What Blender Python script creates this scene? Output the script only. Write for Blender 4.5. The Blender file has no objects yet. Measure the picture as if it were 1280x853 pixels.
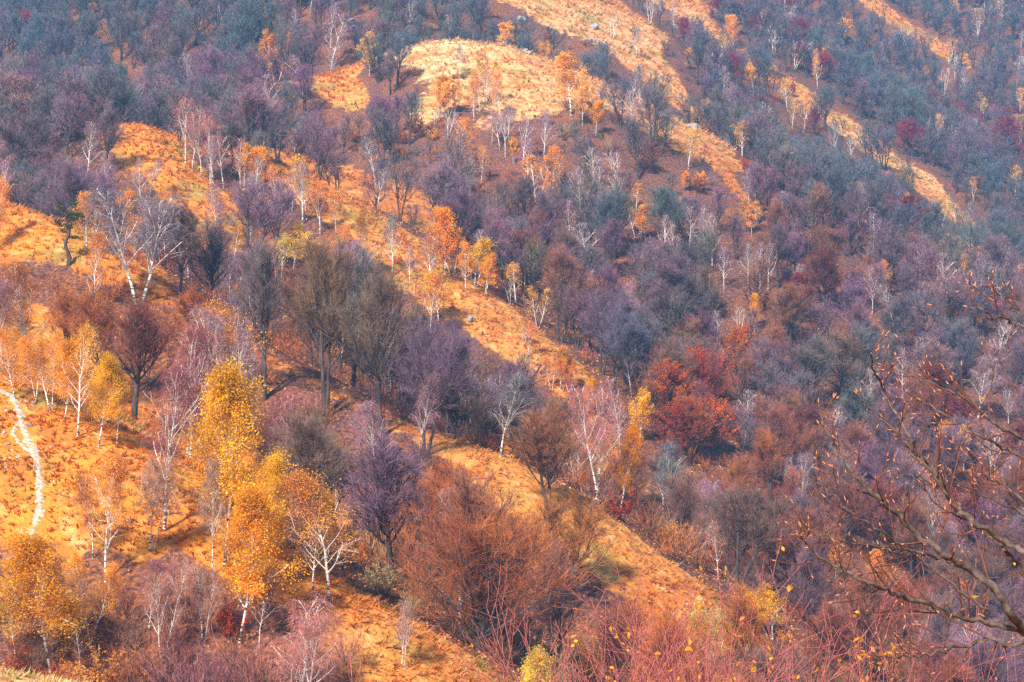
import bpy, math, random
import numpy as np
from mathutils import Vector

# ------------------------------------------------------------------ camera, sky, sun, exposure
F_PX = 2388.0            # focal length in pixels of the 1280 px wide photograph
PITCH = math.radians(-4.0)
scene = bpy.context.scene
cam_d = bpy.data.cameras.new('camera')
cam = bpy.data.objects.new('camera', cam_d)
scene.collection.objects.link(cam)
cam.location = (0, 0, 0)
cam.rotation_euler = (math.pi / 2 + PITCH, 0, 0)
cam_d.sensor_width = 36.0
cam_d.lens = 36.0 * F_PX / 1280.0
cam_d.clip_start = 0.1
cam_d.clip_end = 4000.0
cam_d.dof.use_dof = False
cam_d.dof.focus_distance = 60.0
cam_d.dof.aperture_fstop = 13.0
scene.camera = cam

SUN_AZ = math.radians(-152.0)     # compass bearing of the sun, 0 = the way the camera looks, negative = to its left
SUN_EL = math.radians(44.0)
world = bpy.data.worlds.new('World')
scene.world = world
world.use_nodes = True
wn = world.node_tree
wn.nodes.clear()
w_out = wn.nodes.new('ShaderNodeOutputWorld')
w_bg = wn.nodes.new('ShaderNodeBackground')
w_sky = wn.nodes.new('ShaderNodeTexSky')
w_sky.sky_type = 'NISHITA'
w_sky.sun_disc = False
w_sky.sun_elevation = SUN_EL
w_sky.sun_rotation = SUN_AZ
w_sky.altitude = 900
w_sky.air_density = 1.0
w_sky.dust_density = 1.0
w_bg.inputs['Strength'].default_value = 0.115
wn.links.new(w_sky.outputs[0], w_bg.inputs['Color'])
wn.links.new(w_bg.outputs[0], w_out.inputs['Surface'])

sun_d = bpy.data.lights.new('sun', 'SUN')
sun_d.energy = 5.0
sun_d.angle = math.radians(4.0)
sun_d.color = (1.0, 0.93, 0.82)
sun = bpy.data.objects.new('sun', sun_d)
scene.collection.objects.link(sun)
sun.location = (-80, -40, 120)
_sd = Vector((math.sin(SUN_AZ) * math.cos(SUN_EL), math.cos(SUN_AZ) * math.cos(SUN_EL), math.sin(SUN_EL)))
sun.rotation_euler = _sd.to_track_quat('Z', 'Y').to_euler()

scene.view_settings.view_transform = 'Standard'
scene.view_settings.look = 'None'
scene.view_settings.gamma = 1.0
scene.view_settings.exposure = 1.0
scene.render.engine = 'CYCLES'
scene.cycles.max_bounces = 5
scene.cycles.diffuse_bounces = 3
scene.cycles.glossy_bounces = 1
scene.cycles.transmission_bounces = 3
scene.cycles.volume_bounces = 1
scene.cycles.use_denoising = False
scene.cycles.denoiser = 'OPENIMAGEDENOISE'
scene.cycles.denoising_input_passes = 'RGB_ALBEDO_NORMAL'
scene.cycles.denoising_prefilter = 'ACCURATE'
scene.cycles.sample_clamp_indirect = 2.0
scene.cycles.sample_clamp_direct = 6.0
scene.render.use_motion_blur = False

COL = scene.collection
rng = np.random.default_rng(7)
CP, SP = math.cos(PITCH), math.sin(PITCH)

def at(px, py, depth):
    """A point of the place that lies DEPTH metres ahead, in the direction of a point of the photograph."""
    a = (px - 640.0) / F_PX
    b = -(py - 426.5) / F_PX
    return np.array([a, CP - SP * b, SP + CP * b]) * depth

def project(p):
    p = np.asarray(p, float)
    d = p[..., 1] * CP + p[..., 2] * SP
    u = -p[..., 1] * SP + p[..., 2] * CP
    d = np.where(np.abs(d) < 1e-6, 1e-6, d)
    return 640 + F_PX * p[..., 0] / d, 426.5 - F_PX * u / d, d

# ------------------------------------------------------------------ noise
def _hash(ix, iy, seed):
    h = (ix.astype(np.int64) * 374761393 + iy.astype(np.int64) * 668265263 + seed * 1442695041) & 0x7fffffff
    h = ((h ^ (h >> 13)) * 1274126177) & 0x7fffffff
    h = (h ^ (h >> 16)) & 0xffff
    return h / 65535.0

def vnoise(x, y, seed=0):
    x0 = np.floor(x); y0 = np.floor(y)
    fx = x - x0; fy = y - y0
    fx = fx * fx * (3 - 2 * fx); fy = fy * fy * (3 - 2 * fy)
    x0 = x0.astype(np.int64); y0 = y0.astype(np.int64)
    a = _hash(x0, y0, seed); b = _hash(x0 + 1, y0, seed)
    c = _hash(x0, y0 + 1, seed); d = _hash(x0 + 1, y0 + 1, seed)
    return (a * (1 - fx) + b * fx) * (1 - fy) + (c * (1 - fx) + d * fx) * fy

def fbm(x, y, seed=0, octaves=4):
    s = 0.0; amp = 0.5; n = 0.0
    for o in range(octaves):
        s = s + amp * vnoise(x * 2 ** o + 17.3 * o, y * 2 ** o - 9.1 * o, seed + o)
        n += amp; amp *= 0.5
    return s / n - 0.5

# ------------------------------------------------------------------ terrain: mountain spurs falling to the valley
# crest points: direction in the photograph (px, py), distance, half width of grass, colour key of the grass
ORANGE = (0.58, 0.205, 0.025)
OCHRE = (0.57, 0.23, 0.05)
PALE = (0.62, 0.33, 0.14)
CREAM = (0.70, 0.48, 0.24)
RUST = (0.46, 0.15, 0.03)
SPURS = [
    # the meadow with the footpath
    dict(k=0.62, r=5, pts=[(-500, 150, 165, 30, ORANGE), (-250, 330, 148, 30, ORANGE), (-100, 424, 134, 30, ORANGE), (0, 480, 125, 26, ORANGE), (60, 512, 122, 22, ORANGE),
                           (100, 540, 120, 16, ORANGE), (200, 622, 116, 7.5, ORANGE), (300, 688, 113, 4, ORANGE), (400, 748, 111, 3.5, ORANGE), (480, 800, 109, 4, OCHRE),
                           (560, 856, 107, 4, OCHRE), (700, 960, 104, 3, RUST)]),
    # low pale bank in front of the meadow
    dict(k=0.5, r=3, pts=[(-300, 790, 90, 8, PALE), (-60, 828, 84, 8, PALE), (20, 840, 82, 8, PALE), (90, 854, 80, 8, PALE), (200, 930, 78, 3, PALE)]),
    # wooded spur with the tall dark trees
    dict(k=0.62, r=5, pts=[(-180, 190, 225, 8, RUST), (0, 256, 202, 9, ORANGE), (60, 272, 198, 8, ORANGE), (110, 300, 192, 6, ORANGE), (220, 385, 182, 1, RUST),
                           (350, 455, 172, 1, RUST), (480, 522, 165, 1, RUST), (575, 556, 160, 2.5, OCHRE), (640, 594, 157, 3.2, OCHRE), (720, 655, 153, 4.2, OCHRE), (785, 714, 150, 4.5, OCHRE),
                           (850, 775, 147, 5, RUST), (950, 870, 143, 1, RUST)]),
    # long orange grass ridge
    dict(k=0.6, r=4, pts=[(20, 150, 300, 0, RUST), (120, 160, 290, 0, RUST), (165, 160, 285, 4, ORANGE), (200, 198, 272, 5, ORANGE), (255, 262, 262, 4, ORANGE), (300, 310, 250, 1, RUST)]),
    dict(k=0.55, r=4, pts=[(165, 157, 285, 2.5, ORANGE), (240, 180, 288, 3, ORANGE), (300, 185, 284, 3, ORANGE), (345, 205, 280, 3, ORANGE), (420, 252, 272, 5.5, OCHRE),
                           (480, 296, 265, 6, OCHRE), (560, 358, 256, 6, OCHRE), (620, 402, 250, 6, OCHRE), (680, 458, 243, 5, OCHRE), (740, 545, 233, 1.5, RUST), (800, 630, 222, 1, RUST), (900, 760, 205, 0, RUST)]),
    # pale grassy knoll and its crest
    dict(k=0.52, r=8, pts=[(-250, 130, 450, 0, RUST), (0, 150, 425, 0, RUST), (150, 150, 412, 0, RUST), (300, 110, 402, 0, RUST), (430, 92, 392, 2, PALE), (510, 60, 388, 10, CREAM), (560, 47, 385, 19, CREAM),
                           (610, 50, 382, 28, CREAM), (655, 85, 379, 34, PALE), (700, 135, 376, 36, PALE), (760, 190, 372, 32, PALE), (830, 242, 366, 15, PALE), (900, 320, 345, 2, RUST),
                           (1000, 420, 312, 0, RUST), (1100, 510, 285, 0, RUST), (1200, 600, 255, 0, RUST), (1330, 720, 225, 0, RUST)]),
    dict(k=0.55, r=4, pts=[(455, 92, 388, 4, OCHRE), (400, 92, 372, 5, ORANGE), (440, 140, 360, 4, OCHRE), (500, 178, 352, 2, OCHRE), (560, 205, 345, 3, PALE), (640, 240, 338, 4, PALE), (720, 300, 326, 3, PALE), (815, 345, 312, 3, PALE), (900, 430, 292, 0, RUST)]),
    # rust slope between the knoll and the ridge
    dict(k=0.6, r=4, pts=[(330, 180, 330, 0, RUST), (420, 215, 318, 12, RUST), (500, 270, 305, 8, RUST), (560, 330, 296, 0, RUST)]),
    # rocky grass slope
    dict(k=0.66, r=5, pts=[(440, -210, 520, 8, OCHRE), (600, -60, 488, 26, OCHRE), (690, -5, 474, 26, OCHRE), (740, 58, 462, 20, PALE), (790, 112, 452, 9, PALE), (860, 195, 432, 2, OCHRE),
                           (950, 280, 408, 0, RUST), (1100, 380, 375, 0, RUST), (1290, 520, 335, 0, RUST)]),
    dict(k=0.6, r=5, pts=[(720, -90, 590, 6, OCHRE), (800, -30, 568, 12, OCHRE), (842, 15, 556, 11, OCHRE), (866, 62, 546, 6, PALE), (920, 105, 536, 3, OCHRE), (1010, 186, 516, 5, OCHRE), (1070, 228, 503, 6, PALE),
                          (1130, 282, 488, 8, PALE), (1200, 338, 470, 5, OCHRE), (1290, 402, 450, 2, OCHRE), (1420, 490, 425, 0, RUST)]),
    dict(k=0.6, r=5, pts=[(960, -80, 700, 0, OCHRE), (1060, 20, 675, 5, OCHRE), (1115, 90, 655, 6, OCHRE), (1195, 160, 636, 5, OCHRE), (1262, 222, 620, 4, PALE), (1380, 300, 600, 0, RUST)]),
    # the far mountainside
    dict(k=0.5, r=20, pts=[(-900, -330, 1080, 0, RUST), (-200, -260, 1020, 0, RUST), (400, -270, 1010, 0, RUST), (1000, -330, 1060, 0, RUST), (1700, -300, 1060, 0, RUST), (2300, -200, 980, 0, RUST)]),
    dict(k=0.55, r=10, pts=[(-100, -250, 980, 0, RUST), (60, -100, 800, 0, RUST), (180, 20, 690, 0, RUST), (300, 110, 600, 0, RUST)]),
    dict(k=0.55, r=10, pts=[(1250, -250, 980, 0, RUST), (1230, -100, 830, 0, RUST), (1290, 60, 740, 0, RUST), (1400, 200, 680, 0, RUST)]),
    # the spur on which the photographer stands
    dict(k=0.42, r=2, pts=None),
]
def crest_samples(sp):
    if sp['pts'] is None:
        P = np.array([[-90, -60, 12.0], [-30, -25, 3.0], [-6, -6, -0.9], [0, -1, -1.75], [8, 1.5, -4.6], [20, 6, -10], [40, 12, -20]])
        G = np.array([4.0] * len(P)); C = np.array([ORANGE] * len(P))
    else:
        P = np.array([at(a, b, d) for a, b, d, g, c in sp['pts']])
        G = np.array([g for a, b, d, g, c in sp['pts']], float)
        C = np.array([c for a, b, d, g, c in sp['pts']])
    out = []
    for i in range(len(P) - 1):
        L = np.linalg.norm(P[i + 1] - P[i])
        n = max(2, int(L / 2.5))
        t = np.linspace(0, 1, n, endpoint=False)
        ts = t * t * (3 - 2 * t) * 0.35 + t * 0.65
        out.append(np.c_[P[i] + (P[i + 1] - P[i]) * ts[:, None], G[i] + (G[i + 1] - G[i]) * t, C[i] + (C[i + 1] - C[i]) * t[:, None]])
    out.append(np.r_[P[-1], G[-1], C[-1]][None])
    return np.concatenate(out)

# fan of rows and columns: fine near, coarser far
ys = [-60.0]
while ys[-1] < 1330:
    ys.append(ys[-1] + (2.5 if ys[-1] < 60 else max(0.9, 0.0068 * ys[-1])))
ys = np.array(ys)
NX = 430
us = np.linspace(-0.47, 0.47, NX)
def halfw(y):
    return y + 150.0
GX = us[None, :] * halfw(ys)[:, None]
GY = np.repeat(ys[:, None], NX, 1)
HT = np.full(GX.shape, -1e9)
GRASS = np.zeros(GX.shape)
GCOL = np.zeros(GX.shape + (3,))
base = -70 - 0.10 * GX
acc = np.exp(base / 1.6 - 0) * 0
zs = []
SAMPLES = []
for sp in SPURS:
    S = crest_samples(sp)
    SAMPLES.append(S)
    zmax = np.full(GX.shape, -1e9); best = np.zeros(GX.shape, int); bd = np.zeros(GX.shape)
    wob = 5.0 * fbm(GX / 15.0, GY / 15.0, 31 + len(zs), 3)
    bd[:] = 1e9
    for i, s in enumerate(S):
        d = np.hypot(GX - s[0], GY - s[1])
        m = d < bd
        best[m] = i; bd[m] = d[m]
        np.maximum(zmax, s[2] - sp['k'] * (np.sqrt(d * d + sp['r'] ** 2) - sp['r']), out=zmax)
    zmax = zmax + wob * np.clip(bd / 25.0, 0, 1) * 0.6
    zs.append((zmax, best, bd, S))
Z = np.stack([z for z, _, _, _ in zs] + [base])
mx = Z.max(0)
SK = 0.9
HT = mx + SK * np.log(np.exp(np.clip((Z - mx) / SK, -40, 0)).sum(0)) 
top = Z.argmax(0)
near_fade = np.clip((GY - 12) / 50.0, 0.05, 1)
far_amp = np.clip(GY / 250.0, 0.6, 2.2)
HT = HT + near_fade * (1.1 * far_amp * fbm(GX / 16.0, GY / 16.0, 3, 4) + 0.45 * fbm(GX / 3.0, GY / 3.0, 5, 3)) - 0.45
GCOL[:] = RUST
for i, (z, best, bd, S) in enumerate(zs):
    gw = S[best, 3] * (1 + 0.7 * fbm(GX / 9.0, GY / 9.0, 50 + i, 3))
    m = np.clip((gw * 1.15 - bd) / np.maximum(0.35 * gw, 0.5) + 0.5, 0, 1) * (gw > 0.4)
    m = m * np.clip(1.6 - (mx - z) / 2.5, 0, 1)
    sel = m > GRASS
    GCOL[sel] = S[best[sel], 4:7]
    GRASS = np.maximum(GRASS, m)
print('terrain', GX.shape, HT.min(), HT.max())

def height(x, y):
    x = np.asarray(x, float); y = np.asarray(y, float)
    j = np.clip(np.searchsorted(ys, y) - 1, 0, len(ys) - 2)
    ty = np.clip((y - ys[j]) / (ys[j + 1] - ys[j]), 0, 1)
    def row(jj, A):
        u = np.clip((x / halfw(ys[jj]) - us[0]) / (us[1] - us[0]), 0, NX - 1.001)
        i = u.astype(int); t = u - i
        return A[jj, i] * (1 - t) + A[jj, i + 1] * t
    return row(j, HT) * (1 - ty) + row(j + 1, HT) * ty

def sample(A, x, y):
    x = np.asarray(x, float); y = np.asarray(y, float)
    j = np.clip(np.searchsorted(ys, y) - 1, 0, len(ys) - 1)
    i = np.clip(np.round((x / halfw(ys[j]) - us[0]) / (us[1] - us[0])), 0, NX - 1).astype(int)
    return A[j, i]

MARCH = np.concatenate([np.arange(40, 200, 0.5), np.arange(200, 1250, 1.5)])
def hit(px, py):
    """Where the line of sight through a point of the photograph meets the ground."""
    d = at(px, py, 1.0)
    P = d[None] * MARCH[:, None]
    below = P[:, 2] < height(P[:, 0], P[:, 1])
    k = int(np.argmax(below)) if below.any() else len(MARCH) - 1
    p = P[k].copy(); p[2] = height(p[0], p[1])
    return p

def visible(p, margin=0.0):
    """Whether the ground lets the camera see points P (n,3)."""
    p = np.atleast_2d(p)
    ok = np.ones(len(p), bool)
    for t in np.linspace(0.12, 0.985, 70):
        q = p * t
        ok &= q[:, 2] + margin > height(q[:, 0], q[:, 1])
    return ok

# ------------------------------------------------------------------ mesh and material helpers
def mesh_from(name, verts, faces, attrs=None, smooth=False, mats=(), matidx=None):
    """faces: list of int arrays (n,3) or (n,4)"""
    me = bpy.data.meshes.new(name)
    verts = np.asarray(verts, np.float32)
    faces = [np.asarray(f, np.int32) for f in faces if len(f)]
    me.vertices.add(len(verts))
    me.vertices.foreach_set('co', verts.ravel())
    tot = np.concatenate([np.full(len(f), f.shape[1], np.int32) for f in faces])
    idx = np.concatenate([f.ravel() for f in faces])
    start = np.zeros(len(tot), np.int32); start[1:] = np.cumsum(tot)[:-1]
    me.loops.add(len(idx)); me.loops.foreach_set('vertex_index', idx)
    me.polygons.add(len(tot)); me.polygons.foreach_set('loop_start', start)
    try:
        me.polygons.foreach_set('loop_total', tot)
    except Exception:
        pass
    for m in mats:
        me.materials.append(m)
    if matidx is not None:
        me.polygons.foreach_set('material_index', np.concatenate(matidx).astype(np.int32))
    me.update(calc_edges=True)
    if smooth:
        me.polygons.foreach_set('use_smooth', np.ones(len(tot), bool))
    for k, a in (attrs or {}).items():
        a = np.asarray(a, np.float32)
        if a.ndim == 1:
            at_ = me.attributes.new(k, 'FLOAT', 'POINT'); at_.data.foreach_set('value', a)
        else:
            at_ = me.attributes.new(k, 'FLOAT_COLOR', 'POINT')
            at_.data.foreach_set('color', np.c_[a, np.ones(len(a))].astype(np.float32).ravel())
    return me

def link(name, data, parent=None, loc=None):
    o = bpy.data.objects.new(name, data)
    COL.objects.link(o)
    if parent is not None:
        o.parent = parent
    if loc is not None:
        o.location = loc
    return o

def tag(o, label=None, cat=None, group=None, kind=None):
    for k, v in (('label', label), ('category', cat), ('group', group), ('kind', kind)):
        if v:
            o[k] = v
    return o

class NT:
    def __init__(self, name, rough=0.9):
        self.m = bpy.data.materials.new(name)
        self.m.use_nodes = True
        self.t = self.m.node_tree
        self.b = self.t.nodes['Principled BSDF']
        self.b.inputs['Roughness'].default_value = rough
        self.b.inputs['Specular IOR Level'].default_value = 0.15
    def n(self, typ, **kw):
        nd = self.t.nodes.new(typ)
        for k, v in kw.items():
            if k.startswith('i_'):
                key = k[2:]
                nd.inputs[int(key) if key.isdigit() else key.replace('_', ' ')].default_value = v
            else:
                setattr(nd, k, v)
        return nd
    def l(self, a, b):
        self.t.links.new(a, b)
    def noise(self, scale, detail=3, coord=None, dim='3D'):
        nd = self.n('ShaderNodeTexNoise', noise_dimensions=dim)
        nd.inputs['Scale'].default_value = scale
        nd.inputs['Detail'].default_value = detail
        if coord is not None:
            self.l(coord, nd.inputs['Vector'])
        return nd
    def ramp(self, fac, stops):
        r = self.n('ShaderNodeValToRGB')
        el = r.color_ramp.elements
        while len(el) < len(stops):
            el.new(0.5)
        for e, (p, c) in zip(el, stops):
            e.position = p; e.color = (*c, 1) if len(c) == 3 else c
        self.l(fac, r.inputs[0])
        return r.outputs[0]
    def mix(self, fac, a, b, mode='MIX'):
        m = self.n('ShaderNodeMix', data_type='RGBA', blend_type=mode)
        for sock, v in ((m.inputs[0], fac), (m.inputs[6], a), (m.inputs[7], b)):
            if isinstance(v, bpy.types.NodeSocket):
                self.l(v, sock)
            elif isinstance(v, (int, float)):
                sock.default_value = v
            else:
                sock.default_value = (*v, 1)
        return m.outputs[2]
    def math(self, op, a, b=0.0):
        m = self.n('ShaderNodeMath', operation=op)
        for sock, v in ((m.inputs[0], a), (m.inputs[1], b)):
            if isinstance(v, bpy.types.NodeSocket):
                self.l(v, sock)
            else:
                sock.default_value = v
        return m.outputs[0]
    def base(self, c):
        if isinstance(c, bpy.types.NodeSocket):
            self.l(c, self.b.inputs['Base Color'])
        else:
            self.b.inputs['Base Color'].default_value = (*c, 1)
    def bump(self, h, strength=0.5, dist=0.1):
        bm = self.n('ShaderNodeBump')
        bm.inputs['Strength'].default_value = strength
        bm.inputs['Distance'].default_value = dist
        self.l(h, bm.inputs['Height'])
        self.l(bm.outputs[0], self.b.inputs['Normal'])

# ------------------------------------------------------------------ ground
def ground_material():
    k = NT('hillside_ground', 0.95)
    geo = k.n('ShaderNodeNewGeometry')
    a_g = k.n('ShaderNodeAttribute', attribute_name='grass')
    a_c = k.n('ShaderNodeAttribute', attribute_name='tone')
    pos = geo.outputs['Position']
    mp = k.n('ShaderNodeMapping'); mp.inputs['Scale'].default_value = (1.0, 0.6, 2.2)
    mp.inputs['Rotation'].default_value = (0, 0.5, 0)
    k.l(pos, mp.inputs['Vector'])
    n1 = k.noise(0.9, 5, mp.outputs[0])
    n2 = k.noise(0.16, 4, pos)
    n3 = k.noise(3.2, 3, pos)
    streak = k.ramp(n1.outputs['Fac'], [(0.30, (0.6, 0.54, 0.42)), (0.44, (0.95, 0.94, 0.9)), (0.60, (1.12, 1.14, 1.1)), (0.75, (1.3, 1.4, 1.5))])
    grass = k.mix(1.0, a_c.outputs['Color'], streak, 'MULTIPLY')
    grass = k.mix(k.math('MULTIPLY', n2.outputs['Fac'], 0.32), grass, (0.40, 0.13, 0.03))
    grn = k.noise(0.14, 5, pos)
    gm = k.ramp(grn.outputs['Fac'], [(0.52, (0, 0, 0)), (0.62, (1, 1, 1))])
    grass = k.mix(k.math('MULTIPLY', gm, 0.72), grass, (0.21, 0.18, 0.04))
    rst = k.noise(0.32, 5, pos)
    grass = k.mix(k.ramp(rst.outputs['Fac'], [(0.50, (0, 0, 0)), (0.64, (0.75, 0.75, 0.75))]), grass, (0.42, 0.12, 0.022))
    straw = k.noise(0.6, 5, pos)
    grass = k.mix(k.ramp(straw.outputs['Fac'], [(0.56, (0, 0, 0)), (0.70, (0.6, 0.6, 0.6))]), grass, (0.66, 0.42, 0.17))
    soil = k.noise(0.45, 4, pos)
    grass = k.mix(k.ramp(soil.outputs['Fac'], [(0.60, (0, 0, 0)), (0.70, (0.7, 0.7, 0.7))]), grass, (0.20, 0.085, 0.035))
    lit = k.ramp(n3.outputs['Fac'], [(0.28, (0.05, 0.025, 0.022)), (0.45, (0.14, 0.055, 0.03)), (0.58, (0.26, 0.085, 0.032)), (0.72, (0.36, 0.15, 0.07))])
    pur = k.ramp(n3.outputs['Fac'], [(0.3, (0.05, 0.025, 0.024)), (0.5, (0.13, 0.055, 0.04)), (0.7, (0.25, 0.11, 0.08))])
    lit = k.mix(k.ramp(n2.outputs['Fac'], [(0.42, (0, 0, 0)), (0.58, (1, 1, 1))]), lit, pur)
    edge = k.math('ADD', a_g.outputs['Fac'], k.math('MULTIPLY', k.math('SUBTRACT', n1.outputs['Fac'], 0.5), 0.9))
    em = k.ramp(edge, [(0.38, (0, 0, 0)), (0.62, (1, 1, 1))])
    k.base(k.mix(em, lit, grass))
    k.bump(k.math('ADD', n1.outputs['Fac'], k.math('MULTIPLY', n3.outputs['Fac'], 0.4)), 0.9, 0.5)
    return k.m
M_GROUND = ground_material()
nr, nc = GX.shape
vid = np.arange(nr * nc).reshape(nr, nc)
quads = np.stack([vid[:-1, :-1], vid[:-1, 1:], vid[1:, 1:], vid[1:, :-1]], -1).reshape(-1, 4)
ground = link('hillside_ground', mesh_from('hillside_ground', np.stack([GX, GY, HT], -1).reshape(-1, 3), [quads],
              {'grass': GRASS.ravel(), 'tone': GCOL.reshape(-1, 3)}, True, [M_GROUND]))
tag(ground, 'steep mountainside of grassy spurs and leaf littered gullies', 'hillside', kind='structure')

# ------------------------------------------------------------------ materials of trees
def leafy(name, tint='object', noise=0.5, translucent=0.35, sat=0.35):
    """Leaves or fine twigs; the colour is the object's own (every tree has its own autumn colour), varied from clump to clump."""
    k = NT(name, 0.8)
    if tint == 'object':
        oi = k.n('ShaderNodeObjectInfo'); col = oi.outputs['Color']
    elif tint == 'attr':
        oi = k.n('ShaderNodeAttribute', attribute_name='tone'); col = oi.outputs['Color']
    else:
        oi = k.n('ShaderNodeAttribute', attribute_name='tint', attribute_type='INSTANCER'); col = oi.outputs['Color']
    var = k.n('ShaderNodeAttribute', attribute_name='var')
    v = var.outputs['Fac']
    old = k.math('GREATER_THAN', v, 1.5)          # older wood is grey brown, young shoots carry the colour
    v = k.math('SUBTRACT', v, k.math('MULTIPLY', old, 2.0))
    col = k.mix(k.math('MULTIPLY', old, 0.8), col, (0.105, 0.08, 0.075))
    br = k.ramp(v, [(0.0, (1 - noise,) * 3), (0.5, (1, 1, 1)), (1.0, (1 + noise,) * 3)])
    c = k.mix(1.0, col, br, 'MULTIPLY')
    hsv = k.n('ShaderNodeHueSaturation')
    hue = k.math('ADD', k.math('MULTIPLY', v, 0.022), 0.484)
    k.l(hue, hsv.inputs['Hue']); k.l(c, hsv.inputs['Color'])
    c = hsv.outputs[0]
    k.base(c)
    if translucent > 0:
        tr = k.n('ShaderNodeBsdfTranslucent')
        k.l(c, tr.inputs['Color'])
        mx_ = k.n('ShaderNodeMixShader'); mx_.inputs[0].default_value = translucent
        k.l(k.b.outputs[0], mx_.inputs[1]); k.l(tr.outputs[0], mx_.inputs[2])
        k.l(mx_.outputs[0], k.t.nodes['Material Output'].inputs['Surface'])
    return k.m

def bark_dark(name, a=(0.028, 0.022, 0.022), b=(0.11, 0.085, 0.078)):
    k = NT(name, 0.9)
    tc = k.n('ShaderNodeTexCoord')
    mp = k.n('ShaderNodeMapping'); mp.inputs['Scale'].default_value = (3, 3, 0.7)
    k.l(tc.outputs['Object'], mp.inputs['Vector'])
    n = k.noise(1.6, 5, mp.outputs[0])
    c = k.ramp(n.outputs['Fac'], [(0.3, a), (0.7, b)])
    g = k.noise(0.5, 2, tc.outputs['Object'])
    c = k.mix(k.ramp(g.outputs['Fac'], [(0.62, (0, 0, 0)), (0.76, (0.35, 0.35, 0.35))]), c, (0.075, 0.09, 0.05))
    k.base(c); k.bump(n.outputs['Fac'], 0.6, 0.03)
    return k.m

def bark_birch(name):
    k = NT(name, 0.75)
    tc = k.n('ShaderNodeTexCoord')
    mp = k.n('ShaderNodeMapping'); mp.inputs['Scale'].default_value = (1.2, 1.2, 5.0)
    k.l(tc.outputs['Object'], mp.inputs['Vector'])
    n = k.noise(1.5, 4, mp.outputs[0])
    sp = k.n('ShaderNodeSeparateXYZ'); k.l(tc.outputs['Object'], sp.inputs[0])
    low = k.math('MULTIPLY', k.math('SUBTRACT', 3.2, sp.outputs['Z']), 0.055)
    low = k.math('MAXIMUM', low, 0.0)
    f = k.math('ADD', n.outputs['Fac'], low)
    c = k.ramp(f, [(0.52, (0.80, 0.72, 0.64)), (0.60, (0.66, 0.57, 0.50)), (0.66, (0.10, 0.075, 0.065)), (0.75, (0.05, 0.035, 0.03))])
    n2 = k.noise(0.8, 3, tc.outputs['Object'])
    c = k.mix(k.ramp(n2.outputs['Fac'], [(0.5, (0, 0, 0)), (0.8, (0.5, 0.5, 0.5))]), c, (0.55, 0.36, 0.27))
    k.base(c)
    return k.m

M_TWIG = leafy('fine_twigs', 'object', 0.55, 0.0)
M_TWIG_I = leafy('fine_twigs_far', 'instancer', 0.55, 0.0)
M_LEAF = leafy('autumn_leaves', 'object', 0.6, 0.5)
M_LEAF_I = leafy('autumn_leaves_far', 'instancer', 0.55, 0.5)
M_ATTR = leafy('litter_leaves', 'attr', 0.5, 0.25)
M_BARK = bark_dark('grey_bark')
M_BIRCH = bark_birch('white_birch_bark')

# ------------------------------------------------------------------ growing trees, level by level
UP = np.array([0, 0, 1.0])
def unit(v):
    return v / np.maximum(np.linalg.norm(v, axis=-1, keepdims=True), 1e-9)

def strands(start, d, length, n, trop, wob, g, droop=0.0):
    """Wandering polylines (B,n,3): TROP bends them up, DROOP lets the tips hang."""
    B = len(start)
    P = np.zeros((B, n, 3)); P[:, 0] = start
    d = unit(d)
    for i in range(1, n):
        t = i / (n - 1)
        d = unit(d + (trop - droop * t * 2)[:, None] * UP / n + g.normal(0, wob, (B, 3)) / math.sqrt(n) )
        P[:, i] = P[:, i - 1] + d * (length / (n - 1))[:, None]
    return P

def along(P, R, idx, t):
    n = P.shape[1]
    s = np.clip(t * (n - 1), 0, n - 1.001)
    i = s.astype(int); f = (s - i)[:, None]
    a = P[idx, i]; b = P[idx, i + 1]
    return a * (1 - f) + b * f, unit(b - a), R[idx, i] * (1 - f[:, 0]) + R[idx, i + 1] * f[:, 0]

def side(d, g):
    r = g.normal(0, 1, d.shape)
    r = r - (r * d).sum(-1, keepdims=True) * d
    return unit(r)

def offshoots(P, R, per, t0, t1, ang, ang_sd, length, n, trop, wob, rk, rtip, g, droop=0.0, lateral=None):
    """PER children on each parent strand; length: f(t, parent length)."""
    B = len(P)
    idx = np.repeat(np.arange(B), per)
    t = t0 + (t1 - t0) * (np.tile((np.arange(per) + 0.5) / per, B) + g.uniform(-0.5, 0.5, B * per) / per)
    pos, tan, r = along(P, R, idx, np.clip(t, 0, 1))
    L = np.linalg.norm(np.diff(P, axis=1), axis=-1).sum(1)[idx]
    a = np.radians((ang(t) if callable(ang) else ang) + g.normal(0, ang_sd, len(t)))
    s = side(tan, g)
    if lateral is not None:            # boughs spiral evenly round the stem
        az = np.arange(len(t)) * 2.39996 + g.normal(0, 0.35, len(t)) + lateral
        s = np.c_[np.cos(az), np.sin(az), np.zeros(len(t))]
        s = unit(s - (s * tan).sum(-1, keepdims=True) * tan)
    d = tan * np.cos(a)[:, None] + s * np.sin(a)[:, None]
    le = length(t, L) * g.uniform(0.7, 1.2, len(t))
    C = strands(pos, d, le, n, np.full(len(t), trop), wob, g, np.full(len(t), droop))
    r0 = np.maximum(r * rk, rtip)
    CR = r0[:, None] + (rtip - r0)[:, None] * np.linspace(0, 1, n)[None]
    return C, CR, idx

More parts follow.
